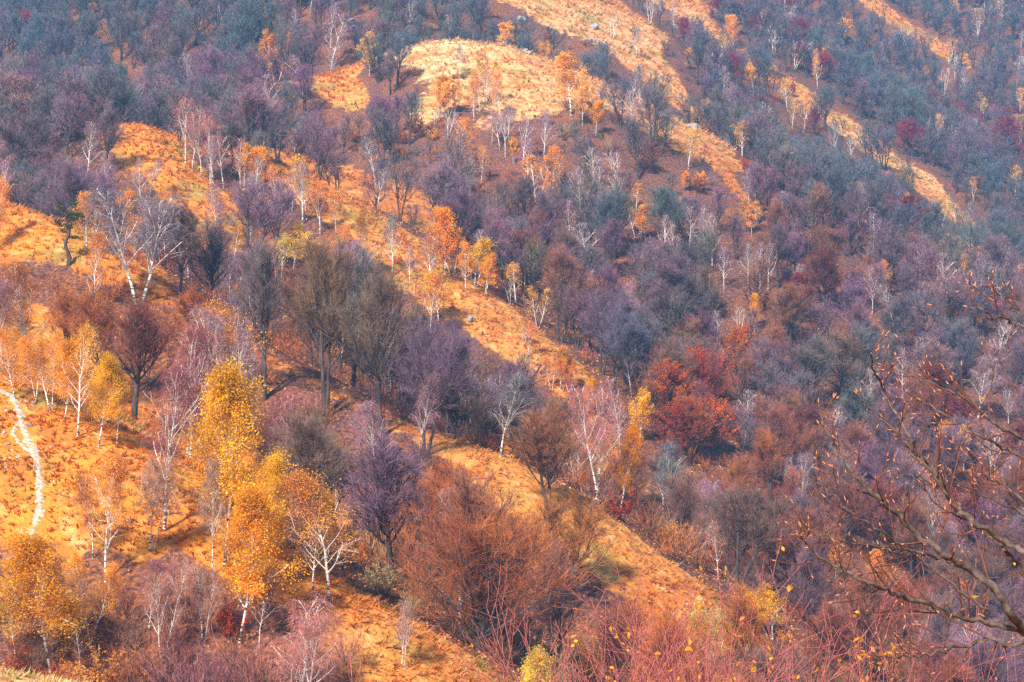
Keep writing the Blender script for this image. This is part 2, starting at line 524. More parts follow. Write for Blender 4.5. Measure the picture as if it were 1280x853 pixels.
def tubes(P, R, sides):
    B, n, _ = P.shape
    ax = unit(P[:, -1] - P[:, 0])
    ref = np.where(np.abs(ax[:, 2:3]) > 0.9, np.array([[1.0, 0, 0]]), np.array([[0, 0, 1.0]]))
    u = unit(np.cross(ax, ref)); v = np.cross(ax, u)
    a = np.arange(sides) * 2 * math.pi / sides
    ring = np.cos(a)[None, :, None] * u[:, None] + np.sin(a)[None, :, None] * v[:, None]
    V = P[:, :, None] + ring[:, None] * R[:, :, None, None]
    vid = np.arange(B * n * sides).reshape(B, n, sides)
    a0 = vid[:, :-1]; a1 = vid[:, 1:]
    q = np.stack([a0, np.roll(a0, -1, 2), np.roll(a1, -1, 2), a1], -1).reshape(-1, 4)
    return V.reshape(-1, 3), q

def ribbons(P, W, g):
    """Flat slivers along strands (B,n,3) -> one tapering strip each."""
    B, n, _ = P.shape
    ax = unit(P[:, -1] - P[:, 0])
    s = side(ax, g)
    w = W[:, None, None] * (1 - 0.75 * np.linspace(0, 1, n))[None, :, None]
    V = np.stack([P - s[:, None] * w * 0.5, P + s[:, None] * w * 0.5], 2)
    vid = np.arange(B * n * 2).reshape(B, n, 2)
    q = np.stack([vid[:, :-1, 0], vid[:, :-1, 1], vid[:, 1:, 1], vid[:, 1:, 0]], -1).reshape(-1, 4)
    return V.reshape(-1, 3), q, np.repeat(np.arange(B), n * 2)

def leaves(pos, size, g, flat=0.0):
    """One small kinked blade per position (two triangles)."""
    B = len(pos)
    nrm = unit(g.normal(0, 1, (B, 3)) + flat * UP)
    u = side(nrm, g); v = np.cross(nrm, u)
    s = (size * g.uniform(0.6, 1.3, B))[:, None]
    tip = u * s * 0.62; wd = v * s * 0.36
    V = np.stack([pos - tip, pos + wd + nrm * s * 0.12, pos + tip, pos - wd + nrm * s * 0.12], 1)
    q = np.arange(B * 4).reshape(B, 4)
    return V.reshape(-1, 3), q

class Bag:
    def __init__(self):
        self.v = []; self.f = []; self.a = []; self.m = []; self.n = 0
    def add(self, V, F, var=None, mat=0):
        self.v.append(V); self.f.append(F + self.n); self.n += len(V)
        self.a.append(np.full(len(V), 0.5) if var is None else var)
        self.m.append(np.full(len(F), mat))
        return self
    def mesh(self, name, mats, smooth=False):
        return mesh_from(name, np.concatenate(self.v), self.f, {'var': np.concatenate(self.a)}, smooth, mats, self.m)

def clump_var(pos, g, scale=1.6, k=0.55):
    """Light and dark clumps: the natural mix of older and younger leaves."""
    o = g.uniform(0, 100, 3)
    n = vnoise((pos[:, 0] + pos[:, 2] * 0.7) / scale + o[0], (pos[:, 1] - pos[:, 2] * 0.6) / scale + o[1], 77)
    return np.clip(n * k + g.uniform(0, 1, len(pos)) * (1 - k), 0, 1)

def grow(kind, seed, lod):
    """-> dict of part name -> (Bag, smooth, material key); limbs come as a list. Built 10 m tall at the origin."""
    g = np.random.default_rng(seed)
    H = 10.0
    trunk, twig, leaf = Bag(), Bag(), Bag()
    limbs = []
    n_t = 10 if lod == 0 else 6
    if kind in ('beech', 'copper', 'dark', 'broad'):
        nst = 1 if g.random() < 0.6 else 2
        if kind == 'broad':
            nst = 2
        if kind == 'dark':
            nst = int(g.integers(1, 3))
        st = g.normal(0, 0.12, (nst, 3)) * (nst > 1); st[:, 2] = -0.5
        d = np.tile(UP, (nst, 1)) + g.normal(0, 0.05 + 0.07 * (nst > 1), (nst, 3))
        TP = strands(st, d, np.full(nst, H * 0.80), n_t, np.full(nst, 0.5), 0.11, g)
        TR = np.interp(np.linspace(0, 1, n_t), [0, 0.06, 0.3, 1], [0.32, 0.22, 0.17, 0.035])[None] * g.uniform(0.85, 1.1, (nst, 1)) / (1 + 0.25 * (nst - 1))
        per = int((21, 17, 15)[lod] / (1 + 0.45 * (nst - 1)))
        wide = g.uniform(0.75, 1.2)
        if kind == 'broad':
            wide = 1.75; per = 15
        lo_ = g.uniform(0.24, 0.42) if kind == 'beech' else 0.2 if kind == 'copper' else 0.12 if kind == 'broad' else 0.40
        LP, LR, li = offshoots(TP, TR, per, lo_, 0.99, lambda t: 62 - 38 * t, 8, lambda t, L: wide * H * np.interp(t, [0.1, 0.3, 0.6, 1.0], [0.34, 0.42, 0.36, 0.20]), 7 if lod == 0 else 4, 0.8, 0.20, 0.78 if kind == 'broad' else 0.6, 0.03 if kind == 'broad' else 0.022, g, lateral=g.uniform(0, 6))
        a2 = (11 if kind == 'broad' else 8, 6, 5)[lod]
        P2, R2, i2 = offshoots(LP, LR, a2, 0.15, 1.0, 38, 12, lambda t, L: L * (0.55 - 0.2 * t), 5 if lod == 0 else 3, 0.55, 0.25, 0.55, 0.012, g)
        a3 = (8, 6, 6)[lod]
        P3, R3, i3 = offshoots(P2, R2, a3, 0.12, 1.0, 34, 12, lambda t, L: np.maximum(L * 0.5, 0.6), 3, 0.45, 0.25, 0.6, 0.005, g)
        a4 = (8 if kind == 'dark' else 6 if kind == 'broad' else 7, 4, 0)[lod]
        sides = (7, 5, 4)[lod]
        trunk.add(*tubes(TP, TR, sides))
        for i in range(len(LP)):
            b = Bag(); b.add(*tubes(LP[i:i + 1], LR[i:i + 1], 5 if lod == 0 else 3))
            m2 = i2 == i
            V, F = tubes(P2[m2], R2[m2], 3); b.add(V, F)
            limbs.append(b)
        w3 = (0.022, 0.034, 0.072)[lod]
        V, F, ii = ribbons(P3, np.full(len(P3), w3), g)
        tv = clump_var(P3[:, 0], g) + 2.0 * (g.random(len(P3)) < (0.85, 0.6, 0.4)[lod])
        twig.add(V, F, tv[ii])
        if a4:
            P4, R4, i4 = offshoots(P3, R3, a4, 0.1, 1.0, 30, 14, lambda t, L: np.maximum(L * 0.65, 0.42), 2, 0.4, 0.2, 0.6, 0.004, g)
            V, F, ii = ribbons(P4, np.full(len(P4), (0.017, 0.030)[lod]), g)
            twig.add(V, F, (clump_var(P4[:, 0], g))[ii])
        if kind == 'copper':
            nl = (11, 9, 6)[lod]
            idx = np.repeat(np.arange(len(P3)), nl)
            pos, tan, _ = along(P3, R3, idx, g.uniform(0.1, 1, len(idx)))
            pos = pos + g.normal(0, 0.10, pos.shape) * np.array([1, 1, 0.5])
            V, F = leaves(pos, np.full(len(pos), (0.11, 0.17, 0.26)[lod]), g, 1.2)
            leaf.add(V, F, np.repeat(clump_var(pos, g), 4))
    elif kind in ('birch', 'gold', 'goldsparse'):
        nst = int(g.choice([1, 1, 2, 2, 3])) if kind == 'birch' else int(g.choice([1, 1, 2]))
        st = g.normal(0, 0.16, (nst, 3)) * (nst > 1); st[:, 2] = -0.4
        d = np.tile(UP, (nst, 1)) + g.normal(0, 0.05 + 0.10 * (nst > 1), (nst, 3))
        TP = strands(st, d, H * g.uniform(0.84, 0.97, nst), n_t, np.full(nst, 0.25), 0.15, g)
        TR = np.interp(np.linspace(0, 1, n_t), [0, 0.08, 1], [0.125, 0.095, 0.015])[None] * g.uniform(0.75, 1.05, (nst, 1)) * (1.05, 1.35, 1.7)[lod]
        per = int((24, 18, 14)[lod] / (1 + 0.5 * (nst - 1)))
        low = 0.28 if kind != 'birch' else 0.33
        LP, LR, li = offshoots(TP, TR, per, low, 0.99, lambda t: 50 - 22 * t, 9, lambda t, L: H * np.interp(t, [0.25, 0.45, 0.7, 1.0], [0.22, 0.27, 0.21, 0.09]) * (0.95 if kind != 'birch' else 1.05), 6 if lod == 0 else 4, 0.7, 0.20, 0.45, 0.010, g, lateral=g.uniform(0, 6))
        a2 = (7, 5, 4)[lod]
        P2, R2, i2 = offshoots(LP, LR, a2, 0.2, 1.0, 36, 11, lambda t, L: L * (0.5 - 0.15 * t), 4 if lod == 0 else 3, 0.25, 0.25, 0.5, 0.006, g)
        a3 = (7, 5, 4)[lod]
        P3, R3, i3 = offshoots(P2, R2, a3, 0.15, 1.0, 40, 14, lambda t, L: np.maximum(L * 0.7, 0.5), 4 if lod == 0 else 3, -0.15, 0.25, 0.6, 0.004, g, 0.9)
        trunk.add(*tubes(TP, TR, (6, 4, 3)[lod]))
        for i in range(len(LP)):
            b = Bag(); b.add(*tubes(LP[i:i + 1], np.maximum(LR[i:i + 1] * (1.7 if kind == 'birch' else 1.3), (0.022, 0.03, 0.04)[lod]), 4 if lod == 0 else 3))
            m2 = i2 == i
            m2 = m2 & (g.random(len(m2)) < (0.6 if kind == 'birch' else 0.45))
            if m2.any():
                V, F = tubes(P2[m2], np.maximum(R2[m2] * 1.3, (0.011, 0.017, 0.022)[lod]), 3); b.add(V, F)
            limbs.append(b)
        V, F, ii = ribbons(P3, np.full(len(P3), (0.016, 0.03, 0.055)[lod]), g)
        twig.add(V, F, clump_var(P3[:, 0], g)[ii])
        V, F, ii = ribbons(P2, np.full(len(P2), (0.018, 0.03, 0.05)[lod]), g)
        twig.add(V, F, clump_var(P2[:, 0], g)[ii])
        if kind == 'birch' and lod < 2:
            P4, R4, i4 = offshoots(P3, R3, (4, 2)[lod], 0.1, 1.0, 32, 14, lambda t, L: np.maximum(L * 0.7, 0.5), 2, -0.1, 0.2, 0.6, 0.003, g, 0.7)
            V, F, ii = ribbons(P4, np.full(len(P4), (0.016, 0.032)[lod]), g)
            twig.add(V, F, clump_var(P4[:, 0], g)[ii])
        if kind != 'birch':
            nl = ((16, 12, 10) if kind == 'gold' else (10, 7, 5))[lod]
            idx = np.repeat(np.arange(len(P3)), nl)
            pos, tan, _ = along(P3, R3, idx, g.uniform(0.0, 1, len(idx)))
            if kind == 'goldsparse':       # leaves stay on at the tips and the top
                z = pos[:, 2] / H; rad = np.hypot(pos[:, 0], pos[:, 1])
                keep = g.random(len(pos)) < np.clip(0.15 + 0.9 * (z - 0.35) + 0.18 * (rad - 0.6), 0.10, 1)
                pos = pos[keep]
            pos = pos + g.normal(0, 0.20, pos.shape)
            V, F = leaves(pos, np.full(len(pos), (0.088, 0.17, 0.28)[lod]), g, 0.2)
            leaf.add(V, F, np.repeat(clump_var(pos, g), 4))
    elif kind in ('shrub', 'leafshrub'):
        H = 4.0
        nst = (22, 16, 12)[lod]
        st = np.c_[g.normal(0, 0.28, (nst, 2)), np.full(nst, -0.15)]
        d = UP[None] + np.c_[st[:, :2] * 0.8 + g.normal(0, 0.22, (nst, 2)), np.zeros(nst)]
        TP = strands(st, d, H * g.uniform(0.6, 1.0, nst), 6, np.full(nst, 0.2), 0.25, g)
        TR = np.repeat(np.linspace(0.030, 0.007, 6)[None], nst, 0)
        P2, R2, i2 = offshoots(TP, TR, (9, 7, 5)[lod], 0.15, 1.0, 30, 10, lambda t, L: L * (0.42 - 0.2 * t), 4 if lod == 0 else 3, 0.5, 0.2, 0.5, 0.004, g)
        P3, R3, i3 = offshoots(P2, R2, (7, 5, 4)[lod], 0.1, 1.0, 30, 12, lambda t, L: np.maximum(L * 0.5, 0.28), 3, 0.4, 0.2, 0.5, 0.003, g)
        trunk.add(*tubes(TP, TR, 4 if lod == 0 else 3))
        V, F, ii = ribbons(P2, np.full(len(P2), (0.018, 0.03, 0.05)[lod]), g)
        twig.add(V, F, clump_var(P2[:, 0], g)[ii])
        V, F, ii = ribbons(P3, np.full(len(P3), (0.013, 0.026, 0.05)[lod]), g)
        twig.add(V, F, clump_var(P3[:, 0], g, 0.8)[ii])
        if kind == 'leafshrub':
            idx = np.repeat(np.arange(len(P3)), 3)
            pos, tan, _ = along(P3, R3, idx, g.uniform(0.1, 1, len(idx)))
            pos = pos + g.normal(0, 0.05, pos.shape)
            V, F = leaves(pos, np.full(len(pos), (0.10, 0.15, 0.22)[lod]), g, 0.4)
            leaf.add(V, F, np.repeat(clump_var(pos, g, 0.8), 4))
    return dict(trunk=trunk, limbs=limbs, twig=twig, leaf=leaf, H=H)

def merge(bags):
    o = Bag()
    for b in bags:
        for V, F, A in zip(b.v, [f for f in b.f], b.a):
            pass
        off = o.n
        o.v += b.v; o.f += [f + off for f in b.f]; o.a += b.a; o.m += b.m; o.n += b.n
    return o

PROTO = {}
FAR = {}
KINDS = [('beech', 4, 5, 5), ('dark', 3, 2, 2), ('broad', 1, 0, 0), ('copper', 3, 3, 2), ('birch', 5, 4, 3), ('gold', 3, 3, 2), ('goldsparse', 3, 3, 2), ('shrub', 3, 3, 2), ('leafshrub', 2, 2, 1)]
n_tri = 0
for ki, (kind, *cnt) in enumerate(KINDS):
    for lod in range(3):
        lst = []
        for j in range(cnt[lod]):
            t = grow(kind, 1000 * ki + 100 * lod + j * 7 + 3, lod)
            white = kind in ('birch', 'gold', 'goldsparse')
            bm = M_BIRCH if white else M_BARK
            shape = dict(parts=[], H=t['H'])
            if lod == 0 and t['limbs']:
                shape['joined'] = [('trunk', merge([t['trunk']] + t['limbs']).mesh('trunk', [bm], True))]
                shape['parts'].append(('trunk', t['trunk'].mesh('trunk', [bm], True)))
                # the boughs that read singly at this size
                order = sorted(range(len(t['limbs'])), key=lambda i: -t['limbs'][i].n)
                for i in range(len(t['limbs'])):
                    shape['parts'].append(('limb', t['limbs'][i].mesh('limb', [bm])))
            else:
                shape['parts'].append(('trunk', merge([t['trunk']] + t['limbs']).mesh('trunk', [bm], lod < 2)))
            if t['leaf'].n:
                shape['parts'].append(('crown', t['leaf'].mesh('crown', [M_LEAF])))
                shape['parts'].append(('twigs', t['twig'].mesh('twigs', [M_TWIG])))
            else:
                shape['parts'].append(('crown', t['twig'].mesh('crown', [M_TWIG])))
            if 'joined' in shape:
                shape['joined'] += [p for p in shape['parts'] if p[0] in ('crown', 'twigs')]
            shape['twigpart'] = 'twigs' if t['leaf'].n else None
            # true height of the built tree
            shape['top'] = max(v[:, 2].max() for b in ([t['twig'], t['trunk']]) for v in b.v)
            lst.append(shape)
            n_tri += sum(len(p[1].polygons) for p in shape['parts']) * 2
        PROTO[kind, lod] = lst
print('tree prototypes, triangles:', n_tri)

# ------------------------------------------------------------------ which tree stands where
TINTS = {
    'grey': (0.15, 0.125, 0.125), 'slate': (0.13, 0.135, 0.155), 'purple': (0.20, 0.105, 0.135), 'mauve': (0.27, 0.145, 0.165), 'plum': (0.26, 0.085, 0.072),
    'brown': (0.20, 0.11, 0.075), 'russet': (0.28, 0.10, 0.05), 'rust': (0.42, 0.125, 0.025), 'pink': (0.36, 0.155, 0.115), 'tan': (0.36, 0.22, 0.12),
    'chestnut': (0.36, 0.10, 0.03), 'red': (0.50, 0.085, 0.018), 'flame': (0.90, 0.20, 0.012), 'crimson': (0.48, 0.05, 0.075), 'maroon': (0.36, 0.06, 0.04),
    'yellow': (0.95, 0.53, 0.010), 'gold': (0.95, 0.49, 0.014), 'amber': (0.94, 0.42, 0.016), 'orange': (0.92, 0.40, 0.06), 'apricot': (0.95, 0.50, 0.11), 'lemon': (0.85, 0.66, 0.10), 'olive': (0.20, 0.19, 0.04), 'cream': (0.62, 0.50, 0.20),
}
PAL = {   # zone -> (kind, tint, weight)
    'blue': [('beech', 'slate', 9), ('beech', 'grey', 3), ('beech', 'purple', 1), ('copper', 'crimson', .12), ('birch', 'mauve', .3), ('gold', 'apricot', .12)],
    'bluepurple': [('beech', 'slate', 5), ('beech', 'purple', 4), ('beech', 'grey', 3), ('copper', 'crimson', 1.0), ('birch', 'mauve', 1.0), ('goldsparse', 'apricot', .7)],
    'bluegrey': [('beech', 'slate', 6), ('beech', 'grey', 4), ('birch', 'grey', .6), ('gold', 'apricot', .2), ('shrub', 'tan', .6)],
    'greypurple': [('beech', 'grey', 5), ('beech', 'purple', 5), ('beech', 'mauve', 2.2), ('birch', 'mauve', 1.3)],
    'purple': [('beech', 'purple', 6), ('beech', 'mauve', 3.5), ('beech', 'grey', 2), ('birch', 'mauve', 2.2), ('shrub', 'mauve', 1), ('goldsparse', 'orange', .2)],
    'redpurple': [('beech', 'purple', 4), ('beech', 'russet', 3), ('copper', 'maroon', .8), ('beech', 'mauve', 2), ('birch', 'mauve', 1.2), ('shrub', 'plum', 1)],
    'brownpurple': [('beech', 'brown', 5), ('beech', 'purple', 4), ('beech', 'russet', 1.5), ('birch', 'mauve', 1.3), ('shrub', 'russet', 1)],
    'redbrown': [('beech', 'russet', 5), ('beech', 'brown', 3), ('shrub', 'pink', 1.5), ('birch', 'pink', .7), ('beech', 'purple', 2)],
    'rust': [('beech', 'rust', 4), ('beech', 'russet', 4), ('beech', 'brown', 2), ('shrub', 'rust', 1.5), ('birch', 'pink', .7), ('goldsparse', 'orange', .6)],
    'red': [('copper', 'red', 1.6), ('copper', 'flame', 1.0), ('beech', 'russet', 4), ('beech', 'plum', 2), ('beech', 'rust', 1.5), ('shrub', 'plum', 1)],
    'birchy': [('birch', 'mauve', 3.2), ('beech', 'purple', 2.2), ('goldsparse', 'orange', 2.2), ('beech', 'mauve', 2.0), ('shrub', 'pink', 1.2), ('gold', 'amber', .25)],
    'orangebirch': [('goldsparse', 'orange', 3), ('birch', 'pink', 1.6), ('gold', 'amber', .4), ('beech', 'russet', 2), ('shrub', 'pink', 1.5)],
    'pink': [('shrub', 'pink', 3), ('shrub', 'plum', 2.5), ('birch', 'pink', 2.2), ('birch', 'plum', 1.2), ('goldsparse', 'gold', 1.6), ('leafshrub', 'amber', 1)],
    'scrub': [('shrub', 'tan', 3), ('shrub', 'russet', 3), ('beech', 'russet', 2), ('leafshrub', 'orange', 1.2), ('birch', 'pink', .5), ('beech', 'brown', 1.5)],
}
ANCHORS = [(100, 50, 'blue'), (300, 40, 'blue'), (480, 30, 'blue'), (1100, 70, 'blue'), (1250, 60, 'bluepurple'), (980, 40, 'bluepurple'), (60, 170, 'greypurple'), (250, 110, 'greypurple'),
           (400, 60, 'purple'), (350, 140, 'purple'), (450, 190, 'purple'), (600, 270, 'purple'), (560, 240, 'greypurple'), (760, 300, 'greypurple'), (720, 90, 'bluegrey'), (840, 120, 'bluepurple'), (850, 200, 'bluepurple'),
           (920, 260, 'purple'), (1050, 180, 'bluegrey'), (1150, 200, 'bluepurple'), (1240, 160, 'bluepurple'), (1200, 280, 'bluegrey'), (1000, 330, 'redpurple'), (1100, 380, 'purple'), (1250, 430, 'purple'), (1180, 330, 'purple'),
           (800, 400, 'greypurple'), (700, 360, 'redbrown'), (860, 500, 'red'), (960, 600, 'red'), (830, 440, 'brownpurple'), (1050, 500, 'purple'), (1150, 560, 'redpurple'), (1000, 540, 'redpurple'), (1230, 600, 'redpurple'), (900, 690, 'redbrown'), (1000, 730, 'redbrown'),
           (1100, 760, 'scrub'), (1230, 760, 'brownpurple'), (800, 640, 'scrub'), (720, 520, 'orangebirch'), (640, 520, 'brownpurple'), (600, 680, 'rust'), (480, 640, 'brownpurple'), (380, 640, 'redbrown'),
           (250, 300, 'birchy'), (130, 270, 'birchy'), (330, 250, 'birchy'), (420, 290, 'orangebirch'), (540, 310, 'orangebirch'), (620, 180, 'birchy'), (240, 360, 'brownpurple'), (60, 350, 'rust'), (160, 410, 'rust'), (110, 380, 'rust'), (240, 430, 'rust'), (300, 420, 'rust'), (430, 400, 'brownpurple'),
           (90, 470, 'orangebirch'), (250, 720, 'pink'), (150, 650, 'orangebirch'), (330, 800, 'pink'), (300, 640, 'redbrown'), (420, 700, 'rust'), (200, 800, 'rust'), (450, 760, 'scrub'), (200, 560, 'redbrown'), (850, 790, 'rust'), (700, 800, 'scrub')]
AX = np.array([(a, b) for a, b, _ in ANCHORS], float)

SPUR_PLACE = {0: 'beside the footpath meadow', 1: 'by the low pale bank', 2: 'on the spur of tall dark trees', 3: 'beside the orange grass knoll', 4: 'by the long orange grass ridge',
              5: 'on the slope of the pale grassy knoll', 6: 'on the hollow below the pale knoll', 7: 'on the rust slope under the pale knoll', 8: 'on the slope of pale outcrops',
              9: 'by the thin pale ridge behind the outcrops', 10: 'on the wooded spur behind the thin pale ridge', 11: 'on the far hazy mountainside', 12: 'on the far hazy mountainside',
              13: 'on the far hazy mountainside', 14: 'on the photographer slope', 15: 'in the valley bottom'}
KIND_NAME = {'beech': 'beech_tree', 'dark': 'beech_tree', 'broad': 'beech_tree', 'copper': 'copper_beech', 'birch': 'birch_tree', 'gold': 'golden_birch', 'goldsparse': 'orange_birch', 'shrub': 'bare_shrub', 'leafshrub': 'leafy_shrub'}
TINT_WORD = {'grey': 'grey', 'slate': 'slate grey', 'purple': 'dull purple', 'mauve': 'mauve', 'plum': 'plum red', 'brown': 'brown', 'russet': 'russet', 'rust': 'rust orange', 'pink': 'pinkish', 'tan': 'tan',
             'chestnut': 'chestnut', 'red': 'red', 'flame': 'flame orange', 'crimson': 'crimson', 'maroon': 'maroon', 'yellow': 'bright yellow', 'gold': 'golden', 'amber': 'amber', 'orange': 'orange', 'apricot': 'apricot', 'lemon': 'lemon yellow', 'olive': 'olive', 'cream': 'cream'}
KIND_WORD = {'beech': 'bare tree with {} twigs', 'dark': 'bare dark tree with {} twigs', 'broad': 'broad bare tree with {} twigs', 'copper': 'broad tree in {} leaf', 'birch': 'bare white birch with {} twigs', 'gold': 'birch in full {} leaf',
             'goldsparse': 'thin birch with sparse {} leaves', 'shrub': 'leafless shrub with {} stems', 'leafshrub': 'low shrub in {} leaf'}
CAT = {'beech': 'tree', 'dark': 'tree', 'broad': 'tree', 'copper': 'tree', 'birch': 'birch', 'gold': 'birch', 'goldsparse': 'birch', 'shrub': 'shrub', 'leafshrub': 'shrub'}

TREES = []
def tree_at(kind, tint, x, y, h, wide=1.0, label=None, lean=0.0, name=None):
    z = float(height(x, y))
    px, py, d = project(np.array([x, y, z]))
    TREES.append(dict(kind=kind, tint=tint, x=float(x), y=float(y), z=z, h=float(h), wide=wide, label=label, px=float(px), py=float(py), d=float(d), hp=float(h * F_PX / d), lean=lean, hand=True, name=name))
    return TREES[-1]
def T(kind, tint, px, top, base=None, d=None, wide=1.0, label=None, lean=0.0, name=None):
    """A tree seen at column PX of the photograph, from TOP to BASE; or D metres away with its foot hidden."""
    if d is None:
        p = hit(px, base)
        dd = project(p)[2]
    else:
        q = at(px, 426.5, d); p = np.array([q[0], q[1], 0.0]); dd = d
        p[2] = height(p[0], p[1])
    dd = p[1] * CP + p[2] * SP
    ztop = at(px, top, dd)[2]
    h = ztop - p[2]
    if h < 1.0:
        return None
    t = tree_at(kind, tint, p[0], p[1], max(h, 1.0), wide, label, lean, name)
    if h * F_PX / dd < 12 or h > 24 or h < 2.0:
        print('check tree', kind, px, top, base, d, 'h=%.1f d=%.0f' % (h, dd))
    return t

# -- the trees that read singly in the photograph
T('gold', 'yellow', 276, 446, d=109, wide=0.95, label='tallest bright yellow birch with dense leafy crown by the meadow edge')
T('gold', 'yellow', 318, 560, d=108, wide=0.85, label='bright yellow birch crown pressed against the tallest yellow birch')
T('gold', 'gold', 298, 600, 806, wide=1.0, label='golden birch with twin white and black trunks before the tallest yellow birch')
T('gold', 'gold', 345, 630, d=109, wide=.8, label='thin amber birch beside the golden twin trunked birch')
T('birch', 'plum', 205, 440, 668, wide=0.95, label='bare white birch with many upswept white limbs beside the tallest yellow birch')
T('birch', 'pink', 190, 560, 690, wide=0.8, label='slim bare white birch just before the many limbed bare birch')
T('goldsparse', 'orange', 97, 400, 548, wide=0.9, label='orange leaved birch with speckled straight white trunk on the meadow edge')
T('gold', 'amber', 122, 438, 560, wide=0.95, label='amber birch with kinked white trunk on the meadow edge')
T('goldsparse', 'orange', 66, 408, 520, wide=1.0, label='orange birch with forked white trunk on the meadow edge')
T('goldsparse', 'orange', 146, 460, 558, wide=0.8, label='short orange birch with thick pale trunk at the meadow edge')
T('birch', 'rust', 38, 318, d=133, wide=1.1, label='bare white birch with rust twigs rising behind the top of the footpath')
T('birch', 'mauve', 3, 315, d=130, label='bare white birch leaning over the top of the footpath')
T('goldsparse', 'orange', 412, 576, 760, wide=1.25, label='white birch with golden tips standing alone on the grass spur end')
T('gold', 'amber', 64, 652, 842, wide=1.5, label='spreading amber birch with several white stems behind the pale bank')
T('goldsparse', 'orange', 132, 560, 735, wide=0.9, label='orange birch with thin pale trunk on the meadow below the footpath')
T('birch', 'rust', 116, 575, 700, wide=0.9, label='birch with bare rust crown on the meadow below the footpath')
T('goldsparse', 'amber', 100, 745, 850, d=None, wide=1.2, label='small amber birch at the foot of the spreading amber birch')
T('birch', 'plum', 180, 690, d=103, wide=1.2, label='purple twigged young birch below the meadow')
T('shrub', 'plum', 205, 740, d=100, wide=1.2, label='plum stemmed shrub beside the young purple birch')
T('birch', 'pink', 228, 690, d=105, wide=0.8, label='thin forked bare birch between the shrubs below the meadow')
T('birch', 'pink', 262, 560, d=108, wide=0.6, label='slender bare birch trunk in front of the tallest yellow birch')
T('shrub', 'plum', 245, 770, d=97, wide=1.3, label='wide plum red thicket shrub below the golden twin trunked birch')
T('birch', 'pink', 375, 742, d=98, wide=1.5, label='many stemmed white birch with pink twigs low on the spur end')
T('shrub', 'pink', 330, 760, d=99, wide=1.2, label='pink shrub beside the many stemmed white birch')
T('shrub', 'pink', 430, 775, d=104, wide=1.2, label='pinkish shrub on the grass spur end')
T('birch', 'pink', 505, 742, 838, wide=0.7, label='thin bare white birch in front of the broad russet tree')
T('leafshrub', 'cream', 480, 692, d=116, wide=1.1, label='small pale cream leaved bush beside the broad russet tree')
T('copper', 'orange', 452, 670, d=118, wide=0.8, label='small orange leaved tree beside the cream bush')
T('broad', 'chestnut', 600, 572, 815, wide=1.3, label='broad russet bare tree with dark many limbed trunk')
T('beech', 'rust', 690, 610, d=139, wide=1.3, label='rust twigged bare tree against the broad russet tree')
T('beech', 'chestnut', 520, 590, d=140, wide=1.2, label='chestnut bare tree behind the broad russet tree on its meadow side')
T('beech', 'russet', 465, 600, d=143, wide=1.1, label='narrow russet bare tree behind the cream bush')
T('gold', 'lemon', 660, 803, d=100, wide=0.9, label='little lemon yellow birch below the broad russet tree')
T('beech', 'russet', 775, 745, d=122, wide=1.1, label='russet bare tree at the foot of the ochre grass strip')
T('shrub', 'russet', 800, 770, d=118, wide=1.3, label='russet thicket at the foot of the ochre grass strip')
T('dark', 'brown', 412, 282, 528, wide=0.85, label='tallest dark double trunked bare tree on the leaf strewn spur')
T('dark', 'brown', 475, 310, 550, wide=0.8, label='tall dark straight bare tree on the leaf strewn spur')
T('beech', 'purple', 530, 385, 570, wide=0.9, label='purple bare tree beside the tall dark straight tree')
T('dark', 'grey', 330, 285, 500, wide=0.75, label='tall dark bare tree at the upper end of the leaf strewn spur')
T('beech', 'brown', 390, 340, d=178, wide=0.7, label='brown bare tree behind the tallest double trunked tree')
T('beech', 'mauve', 560, 400, d=166, wide=1.0, label='mauve bare tree behind the purple bare tree')
T('beech', 'grey', 440, 300, d=185, wide=0.9, label='grey bare tree behind the tall dark straight tree')
T('beech', 'brown', 225, 245, d=184, wide=1.1, label='brown grey fan shaped bare tree below the orange knoll')
T('beech', 'grey', 262, 262, d=188, wide=1.1, label='grey fan shaped bare tree beside the brown one below the orange knoll')
T('beech', 'rust', 125, 345, d=160, wide=1.3, label='rust coloured bare tree above the meadow birches')
T('beech', 'russet', 165, 360, d=156, wide=1.3, label='broad russet bare tree above the many limbed white birch')
T('beech', 'rust', 90, 350, d=165, wide=1.2, label='rust bare tree behind the speckled orange birch')
T('birch', 'mauve', 290, 365, d=150, wide=0.8, label='slim white birch with reddish twigs above the tallest yellow birch')
T('goldsparse', 'orange', 285, 370, d=152, wide=1.0, label='orange pink birch above the tallest yellow birch')
T('birch', 'plum', 235, 395, d=140, wide=1.0, label='white birch with plum twigs between the many limbed birch and the tallest yellow birch')
T('birch', 'grey', 170, 228, 382, wide=1.5, label='old white birch with curling wide limbs below the orange knoll')
T('birch', 'pink', 120, 240, 320, wide=1.3, label='white birch with pink twigs beside the old curling birch')
T('goldsparse', 'orange', 108, 238, 315, wide=1.3, label='orange pink birch beside the green tufted bent tree')
T('goldsparse', 'amber', 206, 236, 300, wide=1.1, label='birch with amber tip behind the old curling birch')
T('birch', 'mauve', 10, 195, d=215, wide=1.0, label='bare white birch above the grass knoll at the valley head')
T('dark', 'russet', 687, 495, 655, wide=1.25, label='lone dark bare tree with russet crown on the ochre grass strip')
T('birch', 'mauve', 522, 455, 578, wide=0.9, label='white birch trunk rising beside the tall dark straight tree')
T('birch', 'grey', 625, 455, 572, wide=1.4, label='leaning forked white birch on the upper end of the ochre strip')
T('birch', 'pink', 746, 622, 674, wide=0.7, label='broken pale birch stub at the edge of the ochre strip')
